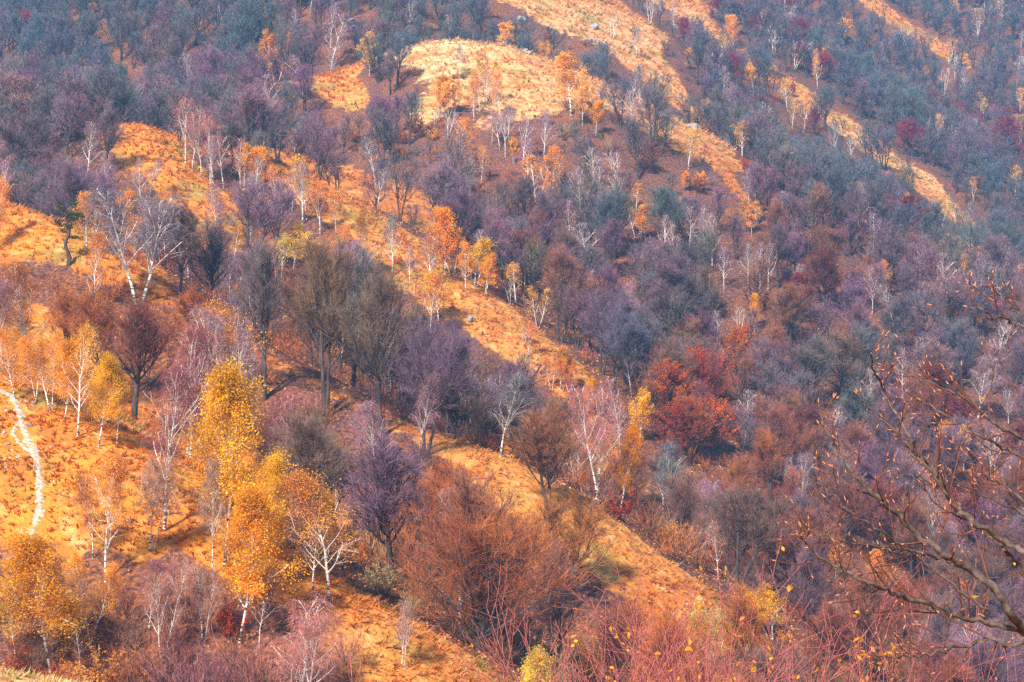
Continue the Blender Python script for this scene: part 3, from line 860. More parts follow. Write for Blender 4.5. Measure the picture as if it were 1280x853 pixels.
for a, b, c, w in [(232, 118, 205, 1.0), (240, 130, 218, .8), (252, 135, 226, .8), (264, 138, 232, .7), (280, 150, 240, .8), (300, 165, 244, .9), (318, 190, 262, .9), (312, 240, 318, 1.1), (262, 170, 236, .7), (365, 195, 268, .9), (378, 196, 284, 1.0), (352, 215, 272, .8), (186, 195, 250, 1.0), (176, 190, 262, 1.1)]:
    T('birch', 'mauve' if a % 4 else 'pink', a, b, c, wide=w)
for a, b, c, w, k, t in [(305, 178, 245, 1., 'goldsparse', 'amber'), (320, 185, 250, 1., 'gold', 'amber'), (345, 205, 270, 1., 'goldsparse', 'orange'), (384, 193, 280, 1.2, 'goldsparse', 'gold'), (366, 278, 345, 1.5, 'gold', 'lemon'), (400, 225, 300, 1.1, 'goldsparse', 'orange'),
                         (345, 300, 350, 1.2, 'goldsparse', 'apricot'), (290, 275, 340, 1.0, 'goldsparse', 'orange')]:
    T(k, t, a, b, c, wide=w)
T('birch', 'grey', 490, 262, 352, wide=0.9, label='bare white birch standing on the crest of the long orange ridge')
T('birch', 'pink', 512, 300, 360, wide=0.9)
T('birch', 'pink', 540, 285, 366, wide=0.9)
T('gold', 'amber', 556, 257, 345, wide=1.05, label='tall amber birch on the crest of the long orange ridge')
T('goldsparse', 'orange', 540, 275, 362, wide=1.0)
T('gold', 'gold', 596, 296, 362, wide=1.3, label='round golden birch on the crest of the long orange ridge')
T('goldsparse', 'amber', 582, 300, 372, wide=1.0)
T('goldsparse', 'apricot', 645, 328, d=262, wide=1.4, label='apricot birch beyond the crest of the long orange ridge')
T('birch', 'grey', 638, 345, d=258, wide=0.8)
T('goldsparse', 'orange', 655, 395, d=244, wide=1.3)
T('gold', 'orange', 700, 430, d=236, wide=1.0, label='pale orange birch low on the long orange ridge')
T('gold', 'amber', 735, 470, d=232, wide=0.9, label='small amber birch at the low end of the long orange ridge')
T('gold', 'gold', 800, 484, 560, wide=1.0, label='pointed golden birch with white stems above the ochre strip end')
T('birch', 'pink', 775, 500, 575, wide=1.0)
T('birch', 'grey', 828, 545, 655, wide=1.1, label='bare white birch with raised limbs beyond the ochre strip')
T('birch', 'grey', 852, 560, 665, wide=1.1, label='leaning bare white birch beside the raised limbed one')
T('birch', 'mauve', 895, 590, 700, wide=1.0)
T('birch', 'pink', 898, 640, 725, wide=0.8, label='slim white birch trunk in the red brown hollow')
T('gold', 'apricot', 714, 64, 150, wide=1.35, label='largest apricot birch on the crest below the pale grassy knoll')
T('gold', 'amber', 745, 124, 170, wide=1.0, label='small amber birch just below the largest apricot birch')
T('gold', 'orange', 549, 94, 152, wide=1.3, label='round orange birch below the pale grassy knoll top')
T('birch', 'grey', 575, 52, 103, wide=1.3, label='bare grey birch on the pale grassy knoll top')
T('goldsparse', 'apricot', 612, 72, 130, wide=1.1, label='apricot birch on the pale knoll slope')
T('birch', 'pink', 606, 80, 132, wide=0.9)
T('goldsparse', 'orange', 592, 100, 155, wide=1.0)
T('gold', 'amber', 642, 170, 210, wide=0.9, label='narrow amber birch low on the pale knoll slope')
T('gold', 'apricot', 630, 26, d=390, wide=1.4, label='apricot birch at the end of the pale knoll top')
for a, b, c in [(560, 135, 175), (575, 140, 185), (615, 130, 186), (625, 135, 192), (655, 140, 215), (680, 135, 205), (636, 128, 180), (700, 195, 235), (545, 130, 160), (772, 185, 225)]:
    T('birch', 'mauve', a, b, c)
T('dark', 'slate', 496, 34, 114, wide=1.25, label='dark fan crowned bare tree on the saddle beside the pale knoll')
T('dark', 'slate', 512, 105, 185, wide=1.0, label='dark bare tree below the saddle beside the pale knoll')
T('dark', 'grey', 466, 120, 178, wide=0.9)
T('birch', 'mauve', 414, 12, 88, wide=1.7, label='wide mauve birch on the saddle beside the dark fan crowned tree')
T('goldsparse', 'orange', 424, 32, 80, wide=0.8, label='small orange birch against the wide mauve birch')
T('gold', 'orange', 348, 38, d=405, wide=0.9)
T('birch', 'grey', 510, -5, 50, wide=1.0)
T('gold', 'apricot', 917, 18, 62, wide=1.2, label='apricot birch on the wood edge beyond the outcrops')
T('gold', 'orange', 942, 78, 116, wide=1.0, label='orange birch below the wood edge apricot birch')
T('gold', 'apricot', 860, 60, 88, wide=1.0)
T('gold', 'orange', 855, 213, 240, wide=1.0, label='small orange birch above the hollow of blue grey trees')
T('gold', 'orange', 878, 214, 242, wide=1.1, label='small forked orange birch above the hollow of blue grey trees')
T('gold', 'apricot', 880, 122, 150, wide=1.0)
T('goldsparse', 'orange', 795, 228, 270, wide=1.2)
T('goldsparse', 'apricot', 795, 250, 300, wide=1.3)
T('goldsparse', 'apricot', 928, 150, 198, wide=1.4)
T('goldsparse', 'orange', 936, 248, 292, wide=1.3)
T('goldsparse', 'apricot', 1070, 278, 300, wide=1.2)
T('gold', 'apricot', 1177, 244, 284, wide=0.9, label='narrow apricot birch on the thin pale ridge')
T('goldsparse', 'orange', 1218, 220, 255, wide=1.1)
T('gold', 'apricot', 1272, 330, 362, wide=1.2)
T('gold', 'apricot', 1205, 315, 345, wide=1.0)
T('goldsparse', 'apricot', 1022, 70, 112, wide=0.9)
T('goldsparse', 'apricot', 990, 122, 165, wide=1.0)
T('gold', 'gold', 1270, 585, 632, wide=1.2, label='golden birch low in the valley behind the budded branches')
T('gold', 'amber', 1178, 524, 580, wide=1.0, label='amber birch in the valley behind the budded branches')
T('gold', 'orange', 1205, 530, 590, wide=1.0)
T('gold', 'orange', 1045, 665, 730, wide=1.0, label='pale orange birch in the valley below the red trees')
T('gold', 'orange', 1098, 685, 760, wide=1.0, label='orange birch with pale crown in the valley below the red trees')
T('gold', 'gold', 962, 732, 800, wide=1.5, label='golden birch bush in the valley above the red thicket')
for a, b, d_, t_, w_ in [(150, 715, 104, 'plum', 1.2), (165, 790, 98, 'russet', 1.2), (215, 790, 98, 'pink', 1.3), (290, 810, 97, 'plum', 1.3), (335, 815, 97, 'pink', 1.2), (405, 800, 100, 'pink', 1.2), (235, 720, 104, 'plum', 1.1), (300, 790, 100, 'pink', 1.2), (130, 800, 97, 'russet', 1.2), (460, 800, 104, 'russet', 1.0), (360, 690, 110, 'plum', 1.2), (345, 600, 122, 'plum', 1.3), (370, 620, 124, 'pink', 1.3), (240, 600, 115, 'plum', 1.1), (165, 610, 118, 'russet', .9), (180, 640, 113, 'pink', .9)]:
    T('shrub', t_, a, b, d=d_, wide=w_)
for a, b, d_, t_, w_ in [(200, 700, 101, 'pink', .9), (250, 690, 103, 'pink', .8), (320, 700, 103, 'plum', .9), (160, 640, 110, 'rust', .8), (345, 560, 120, 'plum', 1.0), (232, 470, 126, 'plum', 1.0), (365, 480, 150, 'pink', 1.0)]:
    T('birch', t_, a, b, d=d_, wide=w_)
T('leafshrub', 'cream', 880, 745, 800, wide=1.3, label='pale cream leaved shrub above the red thicket')
T('gold', 'amber', 943, 365, 420, wide=0.9)
for a, b, c in [(905, 300, 370), (975, 235, 290), (1010, 260, 318), (1090, 330, 395), (1150, 300, 360), (740, 330, 400), (700, 300, 365), (650, 265, 330), (560, 190, 250), (470, 165, 235), (330, 130, 190), (90, 190, 262), (150, 215, 285), (270, 225, 300), (1000, 560, 650), (930, 480, 560), (790, 420, 500), (880, 252, 335), (832, 265, 330), (862, 250, 325), (890, 262, 340), (950, 296, 362), (960, 300, 368), (935, 298, 360), (1042, 148, 205), (1066, 165, 208), (925, 380, 420), (795, 30, 75), (800, 75, 135), (790, 78, 130), (765, 15, 50), (908, 38, 80), (945, 210, 260)]:
    T('birch', 'mauve' if b > 200 else 'grey', a, b, c, wide=1.0)
T('copper', 'flame', 838, 442, 545, wide=1.2, label='flame orange leaved tree above the red layered tree')
T('copper', 'flame', 862, 485, 580, wide=1.15, label='red orange layered tree below the flame orange tree')
T('copper', 'red', 845, 500, 590, wide=1.1)
T('copper', 'red', 972, 602, 690, wide=1.2, label='deep red leaved tree in the valley hollow')
T('copper', 'maroon', 1000, 335, 410, wide=1.1, label='maroon leaved tree beside the broad russet slope tree')
T('copper', 'maroon', 1030, 300, 390, wide=1.3, label='broad russet crowned slope tree beside the maroon tree')
T('copper', 'crimson', 855, 18, 60, wide=1.1, label='crimson tree beside the outcrop cliff')
T('copper', 'crimson', 1260, 140, 205, wide=1.6, label='large crimson tree on the far slope')
T('copper', 'crimson', 1032, 60, 105, wide=1.2)
T('copper', 'crimson', 1018, 130, 180, wide=1.0)
T('copper', 'maroon', 1132, 240, 300, wide=1.4)
T('beech', 'plum', 818, 175, 220, wide=1.5, label='plum red bare tree under the pale crest')
T('beech', 'slate', 775, 95, 165, wide=1.3)
T('beech', 'slate', 820, 85, 150, wide=1.2)
T('beech', 'slate', 870, 30, 105, wide=1.2)
T('beech', 'grey', 765, 380, 490, wide=1.2, label='pinkish grey oval bare tree in the hollow below the pale knoll')
T('beech', 'grey', 730, 215, 290, wide=1.2)
T('dark', 'slate', 755, 235, 335, wide=0.9)
T('dark', 'slate', 842, 225, 320, wide=1.0)
T('dark', 'grey', 863, 330, 430, wide=1.2)
T('beech', 'brown', 1050, 400, 505, wide=1.3)
T('beech', 'purple', 820, 345, 440, wide=1.4)
for a, b, c, t_, k_ in [(565, 285, 350, 'amber', 'gold'), (608, 315, 372, 'amber', 'gold'), (660, 400, 452, 'orange', 'goldsparse'), (672, 355, 410, 'apricot', 'goldsparse'), (712, 445, 500, 'orange', 'gold'), (690, 440, 492, 'orange', 'goldsparse'),
                        (420, 235, 300, 'orange', 'goldsparse'), (330, 182, 250, 'amber', 'gold'), (352, 290, 352, 'lemon', 'goldsparse'), (20, 405, 500, 'orange', 'goldsparse'), (45, 415, 508, 'amber', 'goldsparse'), (80, 420, 530, 'amber', 'gold'),
                        (560, 100, 152, 'orange', 'gold'), (600, 85, 140, 'apricot', 'goldsparse'), (625, 90, 150, 'apricot', 'goldsparse'), (728, 100, 158, 'apricot', 'gold'), (800, 255, 310, 'orange', 'gold'), (1005, 120, 165, 'apricot', 'goldsparse'), (985, 95, 140, 'apricot', 'goldsparse'),
                        (940, 255, 300, 'apricot', 'gold'), (1130, 240, 280, 'orange', 'goldsparse'), (390, 610, 745, 'gold', 'goldsparse'), (330, 640, 770, 'gold', 'gold'), (20, 720, 830, 'amber', 'goldsparse'), (110, 690, 800, 'amber', 'goldsparse')]:
    T(k_, t_, a, b, c, wide=1.05)
NHAND = len(TREES)

# -- the wood between them
BEYOND = np.linspace(1.012, 1.6, 50)
def fill():
    g = np.random.default_rng(21)
    rows = []
    y = 84.0
    while y < 960:
        st = 3.6 if y < 128 else 4.6 if y < 240 else (4.9 if y < 430 else 4.9)
        xs = np.arange(-0.31 * y - 10, 0.31 * y + 10, st)
        rows.append(np.c_[xs + g.uniform(-0.45, 0.45, len(xs)) * st, y + g.uniform(-0.45, 0.45, len(xs)) * st])
        y += st
    C = np.concatenate(rows)
    z = height(C[:, 0], C[:, 1])
    P = np.c_[C, z]
    px, py, d = project(P)
    tp = P.copy(); tp[:, 2] += 6.5
    tx, ty, _ = project(tp)
    ok = (px > -90) & (px < 1370) & (ty < 900) & (ty > -70) & (py > -10)
    ok &= visible(tp)
    gr = sample(GRASS, C[:, 0], C[:, 1])
    # grass next to and around, so that crowns do not close over the open ridges
    ok &= (gr < 0.3) | (g.random(len(C)) < 0.012)
    P, px, py, d, gr = P[ok], px[ok], py[ok], d[ok], gr[ok]
    hx = np.array([(t['x'], t['y'], max(2.2, t['h'] * 0.22)) for t in TREES[:NHAND]])
    # column, top, lower end of the crown, half width and distance of the trees that read singly
    HS = np.array([(t['px'], t['py'] - t['hp'], t['py'] - t['hp'] * (0.3 if t['kind'] != 'dark' else 0.12), 0.17 * t['hp'] * t['wide'], t['d']) for t in TREES[:NHAND] if t['label'] or t['kind'] in ('gold', 'goldsparse', 'copper')])
    for i in range(len(P)):
        x, y, zz = P[i]
        if (np.hypot(hx[:, 0] - x, hx[:, 1] - y) < hx[:, 2]).any():
            continue
        my = py[i] - 5.0 * F_PX / d[i]
        w = ((AX - (px[i], my)) ** 2).sum(1)
        j = int(np.argmin(w * g.uniform(0.75, 1.3, len(w))))
        pal = PAL[ANCHORS[j][2]]
        ws = np.array([p[2] for p in pal]); k = pal[g.choice(len(pal), p=ws / ws.sum())]
        kind, tint = k[0], k[1]
        base_h = {'beech': 10.2, 'copper': 9.5, 'birch': 9.0, 'gold': 8.0, 'goldsparse': 8.4, 'shrub': 3.6, 'leafshrub': 3.0}[kind]
        h = base_h * g.uniform(0.72, 1.2)
        # lower growth, or none, in front of the open grass
        hidden = 0
        for fr in (0.3, 0.6, 0.95):
            q = np.array([x, y, zz + fr * h])
            R = q[None] * BEYOND[:, None]
            bl = R[:, 2] < height(R[:, 0], R[:, 1])
            if bl.any():
                k_ = int(np.argmax(bl))
                hidden += float(sample(GRASS, R[k_, 0], R[k_, 1])) > 0.5
        if hidden and not (kind in ('birch', 'goldsparse') and g.random() < 0.35):
            if g.random() < (0.7 if hidden == 1 else 0.97):
                if kind in ('beech', 'copper') and hidden == 1 and g.random() < 0.5:
                    h *= 0.45
                else:
                    continue
        if kind == 'beech' and g.random() < 0.08:
            kind = 'dark'
        wd_ = g.uniform(0.85, 1.4)
        if 300 < px[i] < 590 and 440 < py[i] < 585 and d[i] < 190 and g.random() < 0.8:
            continue          # open floor under the tall dark trees
        cx, ctop, hw = px[i], py[i] - h * F_PX / d[i], 0.26 * h * wd_ * F_PX / d[i]
        over = (HS[:, 4] > d[i] + 1) & (np.abs(HS[:, 0] - cx) < (hw + HS[:, 3]) * 0.6) & (ctop < HS[:, 2])
        if over.any() and g.random() < 0.8:
            continue
        tree_at(kind, tint, x, y, h, wd_)
        TREES[-1]['hand'] = False
fill()
def undergrowth():
    g = np.random.default_rng(22)
    rows = []; y = 90.0
    while y < 620:
        st = 2.9 if y < 200 else 3.6 if y < 360 else 5.0
        xs = np.arange(-0.30 * y - 6, 0.30 * y + 6, st)
        rows.append(np.c_[xs + g.uniform(-.5, .5, len(xs)) * st, y + g.uniform(-.5, .5, len(xs)) * st])
        y += st
    C = np.concatenate(rows)
    P = np.c_[C, height(C[:, 0], C[:, 1])]
    tp = P.copy(); tp[:, 2] += 1.8
    px, py, d = project(P)
    gr = sample(GRASS, C[:, 0], C[:, 1])
    thick = fbm(C[:, 0] / 14.0, C[:, 1] / 14.0, 63, 3)
    ok = (px > -60) & (px < 1340) & (py > -10) & (py < 880) & visible(tp) & (g.random(len(C)) < np.clip(0.55 + 2.2 * thick, 0.1, 0.95)) & ((gr < 0.25) | (g.random(len(C)) < np.where((d < 135) & (px > 110), 0.16, 0.045)))
    for i in np.nonzero(ok)[0]:
        w = ((AX - (px[i], py[i])) ** 2).sum(1)
        zone = ANCHORS[int(np.argmin(w * g.uniform(0.75, 1.3, len(w))))][2]
        pal = {'blue': ['grey', 'slate', 'purple'], 'bluepurple': ['purple', 'slate', 'plum'], 'bluegrey': ['grey', 'tan', 'slate'], 'greypurple': ['purple', 'grey', 'mauve'], 'purple': ['mauve', 'purple', 'russet'], 'redpurple': ['plum', 'russet', 'purple'],
               'brownpurple': ['russet', 'brown', 'purple'], 'redbrown': ['russet', 'pink', 'rust'], 'rust': ['rust', 'russet', 'brown'], 'red': ['rust', 'plum', 'russet'], 'birchy': ['mauve', 'pink', 'russet'], 'orangebirch': ['pink', 'rust', 'russet'],
               'pink': ['pink', 'plum', 'russet'], 'scrub': ['tan', 'russet', 'rust']}[zone]
        kd = 'leafshrub' if g.random() < 0.12 else 'shrub'
        tn = pal[int(g.integers(len(pal)))] if kd == 'shrub' else ('rust', 'orange', 'red')[int(g.integers(3))]
        tree_at(kd, tn, P[i, 0], P[i, 1], g.uniform(1.3, 3.4) * (0.6 if gr[i] > 0.25 else 1.0), g.uniform(0.9, 1.5))
        TREES[-1]['hand'] = False
undergrowth()
print('trees', len(TREES), 'hand', NHAND)

LIMIT = 295
by_name = {}
for t in sorted(TREES, key=lambda t: (not t['hand'], -t['hp'])):
    by_name.setdefault(KIND_NAME[t['kind']], []).append(t)
far_trees = []
g_t = np.random.default_rng(5)

def jitter(c, g, s=0.10):
    return tuple(float(min(0.9, max(0.01, v * (1 + g.normal(0, s))))) for v in c)

def part_colour(nm, t, col):
    if nm == 'twigs':
        return (0.20, 0.10, 0.07) if t['kind'] != 'copper' else (0.12, 0.07, 0.06)
    return col

def plant(t, i):
    lod = 0 if t['hp'] > 88 else (1 if t['hp'] > 40 else 2)
    kind = t['kind']
    protos = PROTO[kind, lod]
    sh = protos[int(g_t.integers(len(protos)))]
    s = t['h'] / sh['top']
    name = t['name'] or KIND_NAME[t['kind']]
    root = link(name, None)
    root.location = (t['x'], t['y'], t['z'] - 0.12)
    root.rotation_euler = (float(g_t.normal(0, 0.03)), float(g_t.normal(0, 0.03)) + t['lean'], float(g_t.uniform(0, 6.283)))
    wd = t['wide']
    root.scale = (s * wd * float(g_t.uniform(.93, 1.07)), s * wd * float(g_t.uniform(.93, 1.07)), s)
    col = jitter(TINTS[t['tint']], g_t, 0.09)
    whole = lod == 0 and t['hp'] > 120
    for nm, me in (sh['parts'] if whole or 'joined' not in sh else sh['joined']):
        o = link(nm, me, root)
        o.color = (*part_colour(nm, t, col), 1)
        if nm == 'twigs':
            o.name = 'twig_spray'; o['kind'] = 'stuff'
    sp = int(sample(top, t['x'], t['y']))
    place = SPUR_PLACE.get(sp, 'in the valley bottom')
    if t['label']:
        tag(root, t['label'], CAT[t['kind']])
    else:
        norm = {'beech': 10.2, 'dark': 10.2, 'copper': 9.5, 'birch': 9.0, 'gold': 8.0, 'goldsparse': 8.4, 'shrub': 3.6, 'leafshrub': 3.0}[t['kind']]
        size = ('tall ' if t['h'] > 1.06 * norm else 'small ' if t['h'] < 0.86 * norm else '') + ('broad ' if t['wide'] > 1.29 else 'narrow ' if t['wide'] < 1.14 else '')
        words_ = size + KIND_WORD[t['kind']].format(TINT_WORD[t['tint']])
        best, bw = 14.0 + t['d'] * 0.03, None
        for o in LANDMARKS:
            dd = math.hypot(o['x'] - t['x'], o['y'] - t['y'])
            if dd < best and o is not t:
                best, bw = dd, o
        if bw is not None:
            dz = bw['z'] - t['z']
            rel = 'uphill from' if dz < -1.5 else 'downhill from' if dz > 1.5 else 'close by' if best < 6 else 'level with'
            place = rel + ' the ' + bw['short']
        lab = words_ + ' ' + place
        if len(lab.split()) > 16:
            lab = lab.replace('narrow ', '').replace('broad ', '')
            if len(lab.split()) > 16:
                lab = lab.replace('tall ', '', 1).replace('small ', '', 1)
        tag(root, lab, CAT[t['kind']], 'look-alikes: ' + lab.replace('bare ', ''))
    return root

SHORT = {'tallest bright': 'tallest yellow birch', 'golden birch with twin': 'twin trunked golden birch', 'bare white birch with many': 'many limbed white birch', 'orange leaved birch with speckled': 'speckled orange birch',
         'white birch with golden tips': 'golden tipped lone birch', 'spreading amber': 'spreading amber birch', 'broad russet bare tree with dark': 'broad russet tree', 'small pale cream': 'cream leaved bush', 'little lemon': 'little lemon birch',
         'tallest dark double': 'dark double trunked tree', 'tall dark straight': 'tall dark straight tree', 'tall dark bare tree at': 'dark tree atop the leafy spur', 'brown grey fan': 'brown grey fan tree', 'broad russet bare tree above': 'russet tree above the meadow',
         'old white birch': 'old curling birch', 'lone dark bare': 'lone dark ridge tree', 'leaning forked': 'leaning forked birch', 'bare white birch standing on the crest': 'bare ridge birch', 'tall amber birch on the crest': 'tall amber ridge birch',
         'round golden birch': 'round golden ridge birch', 'apricot birch beyond': 'apricot birch beyond the ridge', 'pointed golden': 'pointed golden birch', 'bare white birch with raised': 'raised limbed white birch', 'largest apricot': 'largest apricot birch',
         'round orange birch below': 'round orange birch', 'bare grey birch on the pale': 'bare grey knoll birch', 'narrow amber birch low': 'narrow amber birch', 'dark fan crowned': 'dark fan crowned tree', 'wide mauve': 'wide mauve birch', 'apricot birch on the wood edge': 'wood edge apricot birch',
         'flame orange leaved': 'flame orange tree', 'deep red leaved': 'deep red tree', 'maroon leaved': 'maroon tree', 'crimson tree beside': 'crimson tree', 'large crimson': 'large crimson tree', 'plum red bare tree under': 'plum red tree', 'pinkish grey oval': 'pinkish grey oval tree',
         'golden birch bush': 'golden birch bush', 'pale cream leaved shrub above': 'pale cream shrub', 'pale orange birch in': 'pale orange valley birch', 'amber birch in the valley': 'amber valley birch', 'golden birch low in': 'low golden birch', 'narrow apricot birch': 'narrow apricot birch',
         'slim white birch trunk': 'slim hollow birch', 'small orange birch above': 'small orange birch', 'rust coloured bare': 'rust coloured tree', 'pale orange birch low': 'pale orange ridge birch', 'bare white birch above the grass knoll': 'valley head birch', 'many stemmed white': 'many stemmed white birch'}
LANDMARKS = []
for t in TREES:
    for k_, v_ in SHORT.items():
        if t['label'] and t['label'].startswith(k_):
            t['short'] = v_; LANDMARKS.append(t); break
for nm, lst in by_name.items():
    for i, t in enumerate(lst):
        if i < LIMIT:
            plant(t, i)
        else:
            far_trees.append(t)
print('individual trees', sum(min(LIMIT, len(v)) for v in by_name.values()), {k: len(v) for k, v in by_name.items()}, 'in the far wood', len(far_trees))

# ------------------------------------------------------------------ the far wood: one mass of trees too many to count
def far_wood():
    kinds = ['beech', 'dark', 'copper', 'birch', 'gold', 'goldsparse', 'shrub', 'leafshrub']
    coll = bpy.data.collections.new('far_wood_shapes')
    order = []; tops = []
    for k in kinds:
        for lod in (1, 2):
            for j, sh in enumerate(PROTO[k, lod]):
                order.append((k, lod)); tops.append(sh['top'])
                bags_v = []; bags_f = []; var = []; mi = []; n = 0
                mats = [M_BIRCH if k in ('birch', 'gold', 'goldsparse') else M_BARK, M_LEAF_I if k in ('copper', 'gold', 'goldsparse', 'leafshrub') else M_TWIG_I, M_BARK]
                for nm, me in sh['parts']:
                    co = np.empty(len(me.vertices) * 3, np.float32); me.vertices.foreach_get('co', co)
                    nl = np.empty(len(me.loops), np.int32); me.loops.foreach_get('vertex_index', nl)
                    va = np.empty(len(me.vertices), np.float32); me.attributes['var'].data.foreach_get('value', va)
                    f = nl.reshape(-1, 4)
                    bags_v.append(co.reshape(-1, 3)); bags_f.append(f + n); n += len(va); var.append(va)
                    mi.append(np.full(len(f), {'trunk': 0, 'crown': 1, 'twigs': 2}[nm]))
                me = mesh_from('far_tree', np.concatenate(bags_v), bags_f, {'var': np.concatenate(var)}, False, mats, mi)
                o = bpy.data.objects.new('shape_%03d' % len(order), me)
                coll.objects.link(o)
    g = np.random.default_rng(9)
    N = len(far_trees)
    co = np.array([(t['x'], t['y'], t['z'] - 0.12) for t in far_trees], np.float32)
    var = np.zeros(N, np.int32); rot = np.zeros((N, 3), np.float32); scl = np.zeros((N, 3), np.float32); tint = np.zeros((N, 4), np.float32)
    for i, t in enumerate(far_trees):
        kd = t['kind']
        lod = 1 if t['hp'] > 50 else 2
        c = [j for j, o in enumerate(order) if o == (kd, lod)]
        var[i] = c[int(g.integers(len(c)))]
        s = t['h'] / tops[var[i]]
        rot[i] = (g.normal(0, .03), g.normal(0, .03), g.uniform(0, 6.283))
        scl[i] = (s * t['wide'], s * t['wide'], s)
        tint[i] = (*jitter(TINTS[t['tint']], g), 1)
    me = bpy.data.meshes.new('far_wood')
    me.vertices.add(N); me.vertices.foreach_set('co', co.ravel())
    for nm, typ, arr, key in (('variant', 'INT', var, 'value'), ('turn', 'FLOAT_VECTOR', rot, 'vector'), ('size', 'FLOAT_VECTOR', scl, 'vector'), ('tint', 'FLOAT_COLOR', tint, 'color')):
        a = me.attributes.new(nm, typ, 'POINT'); a.data.foreach_set(key, arr.ravel())
    o = link('far_wood', me)
    tag(o, 'mass of leafless trees filling the slopes behind the ridges', 'woodland', kind='stuff')
    ng = bpy.data.node_groups.new('far_wood', 'GeometryNodeTree')
    ng.interface.new_socket('Geometry', in_out='INPUT', socket_type='NodeSocketGeometry')
    ng.interface.new_socket('Geometry', in_out='OUTPUT', socket_type='NodeSocketGeometry')
    N_ = ng.nodes.new
    gi = N_('NodeGroupInput'); go = N_('NodeGroupOutput')
    ci = N_('GeometryNodeCollectionInfo'); ci.inputs['Collection'].default_value = coll
    ci.inputs['Separate Children'].default_value = True; ci.inputs['Reset Children'].default_value = True
    ip = N_('GeometryNodeInstanceOnPoints'); ip.inputs['Pick Instance'].default_value = True
    def attr(nm, typ):
        a = N_('GeometryNodeInputNamedAttribute'); a.data_type = typ; a.inputs['Name'].default_value = nm
        return a.outputs['Attribute']
    L = ng.links.new
    L(gi.outputs[0], ip.inputs['Points']); L(ci.outputs[0], ip.inputs['Instance'])
    L(attr('variant', 'INT'), ip.inputs['Instance Index'])
    e2r = N_('FunctionNodeEulerToRotation'); L(attr('turn', 'FLOAT_VECTOR'), e2r.inputs[0]); L(e2r.outputs[0], ip.inputs['Rotation'])
    L(attr('size', 'FLOAT_VECTOR'), ip.inputs['Scale'])
    L(ip.outputs[0], go.inputs[0])
    md = o.modifiers.new('far_wood', 'NODES'); md.node_group = ng
if far_trees:
    far_wood()

# ------------------------------------------------------------------ haze in the valley air
def haze():
    x0, x1, y0, y1, z0, z1 = GX.min() - 30, GX.max() + 30, -75.0, ys[-1] + 20, HT.min() - 3, HT.max() + 25
    V = [(x, y, z) for x in (x0, x1) for y in (y0, y1) for z in (z0, z1)]
    Fq = [(0, 1, 3, 2), (4, 6, 7, 5), (0, 4, 5, 1), (2, 3, 7, 6), (0, 2, 6, 4), (1, 5, 7, 3)]
    o = link('haze', mesh_from('haze', V, [np.array(Fq)]))
    m = bpy.data.materials.new('valley_haze'); m.use_nodes = True
    nt = m.node_tree; nt.nodes.clear()
    out = nt.nodes.new('ShaderNodeOutputMaterial'); pv = nt.nodes.new('ShaderNodeVolumePrincipled')
    pv.inputs['Color'].default_value = (0.14, 0.54, 1.0, 1)
    pv.inputs['Density'].default_value = HAZE_DENSITY
    pv.inputs['Anisotropy'].default_value = 0.0
    nt.links.new(pv.outputs[0], out.inputs['Volume'])
    o.data.materials.append(m)
    tag(o, 'thin blue haze in the mountain air', 'haze', kind='stuff')
HAZE_DENSITY = 0.00026
haze()

# ------------------------------------------------------------------ footpath on the meadow
def smooth_line(pts, n):
    pts = np.asarray(pts, float)
    P = np.vstack([2 * pts[0] - pts[1], pts, 2 * pts[-1] - pts[-2]])
    out = []
    for i in range(1, len(P) - 2):
        t = np.linspace(0, 1, n, endpoint=False)[:, None]
        a, b, c, d = P[i - 1], P[i], P[i + 1], P[i + 2]
        out.append(0.5 * ((2 * b) + (-a + c) * t + (2 * a - 5 * b + 4 * c - d) * t ** 2 + (-a + 3 * b - 3 * c + d) * t ** 3))
    out.append(pts[-1:])
    return np.concatenate(out)

PATH_XY = []
def path_strip(pix, width, seed):
    g = np.random.default_rng(seed)
    C = smooth_line([hit(a, b)[:2] for a, b in pix], 14)
    d = np.gradient(C, axis=0); d /= np.maximum(np.linalg.norm(d, axis=1, keepdims=True), 1e-6)
    nrm = np.c_[-d[:, 1], d[:, 0]]
    n = len(C); s = np.arange(n)
    rag = lambda q: 0.55 * (vnoise(s / 1.1, s * 0 + q, 8) - 0.5)
    wl = width * (0.5 + 0.5 * (vnoise(s / 3.0, s * 0 + seed, 3) - 0.5) + rag(seed + 3)); wr = width * (0.5 + 0.5 * (vnoise(s / 3.0, s * 0 + seed + 9, 4) - 0.5) + rag(seed + 5))
    cols = []
    for f in (-1, -0.5, 0, 0.5, 1):
        q = C + nrm * (np.where(f < 0, wl, wr) * f)[:, None]
        z = height(q[:, 0], q[:, 1]) + (0.06 if abs(f) < 0.9 else -0.03)
        PATH_XY.append(C)
        cols.append(np.c_[q, z])
    V = np.stack(cols, 1)
    vid = np.arange(n * 5).reshape(n, 5)
    Fq = np.stack([vid[:-1, :-1], vid[:-1, 1:], vid[1:, 1:], vid[1:, :-1]], -1).reshape(-1, 4)
    return V.reshape(-1, 3), Fq

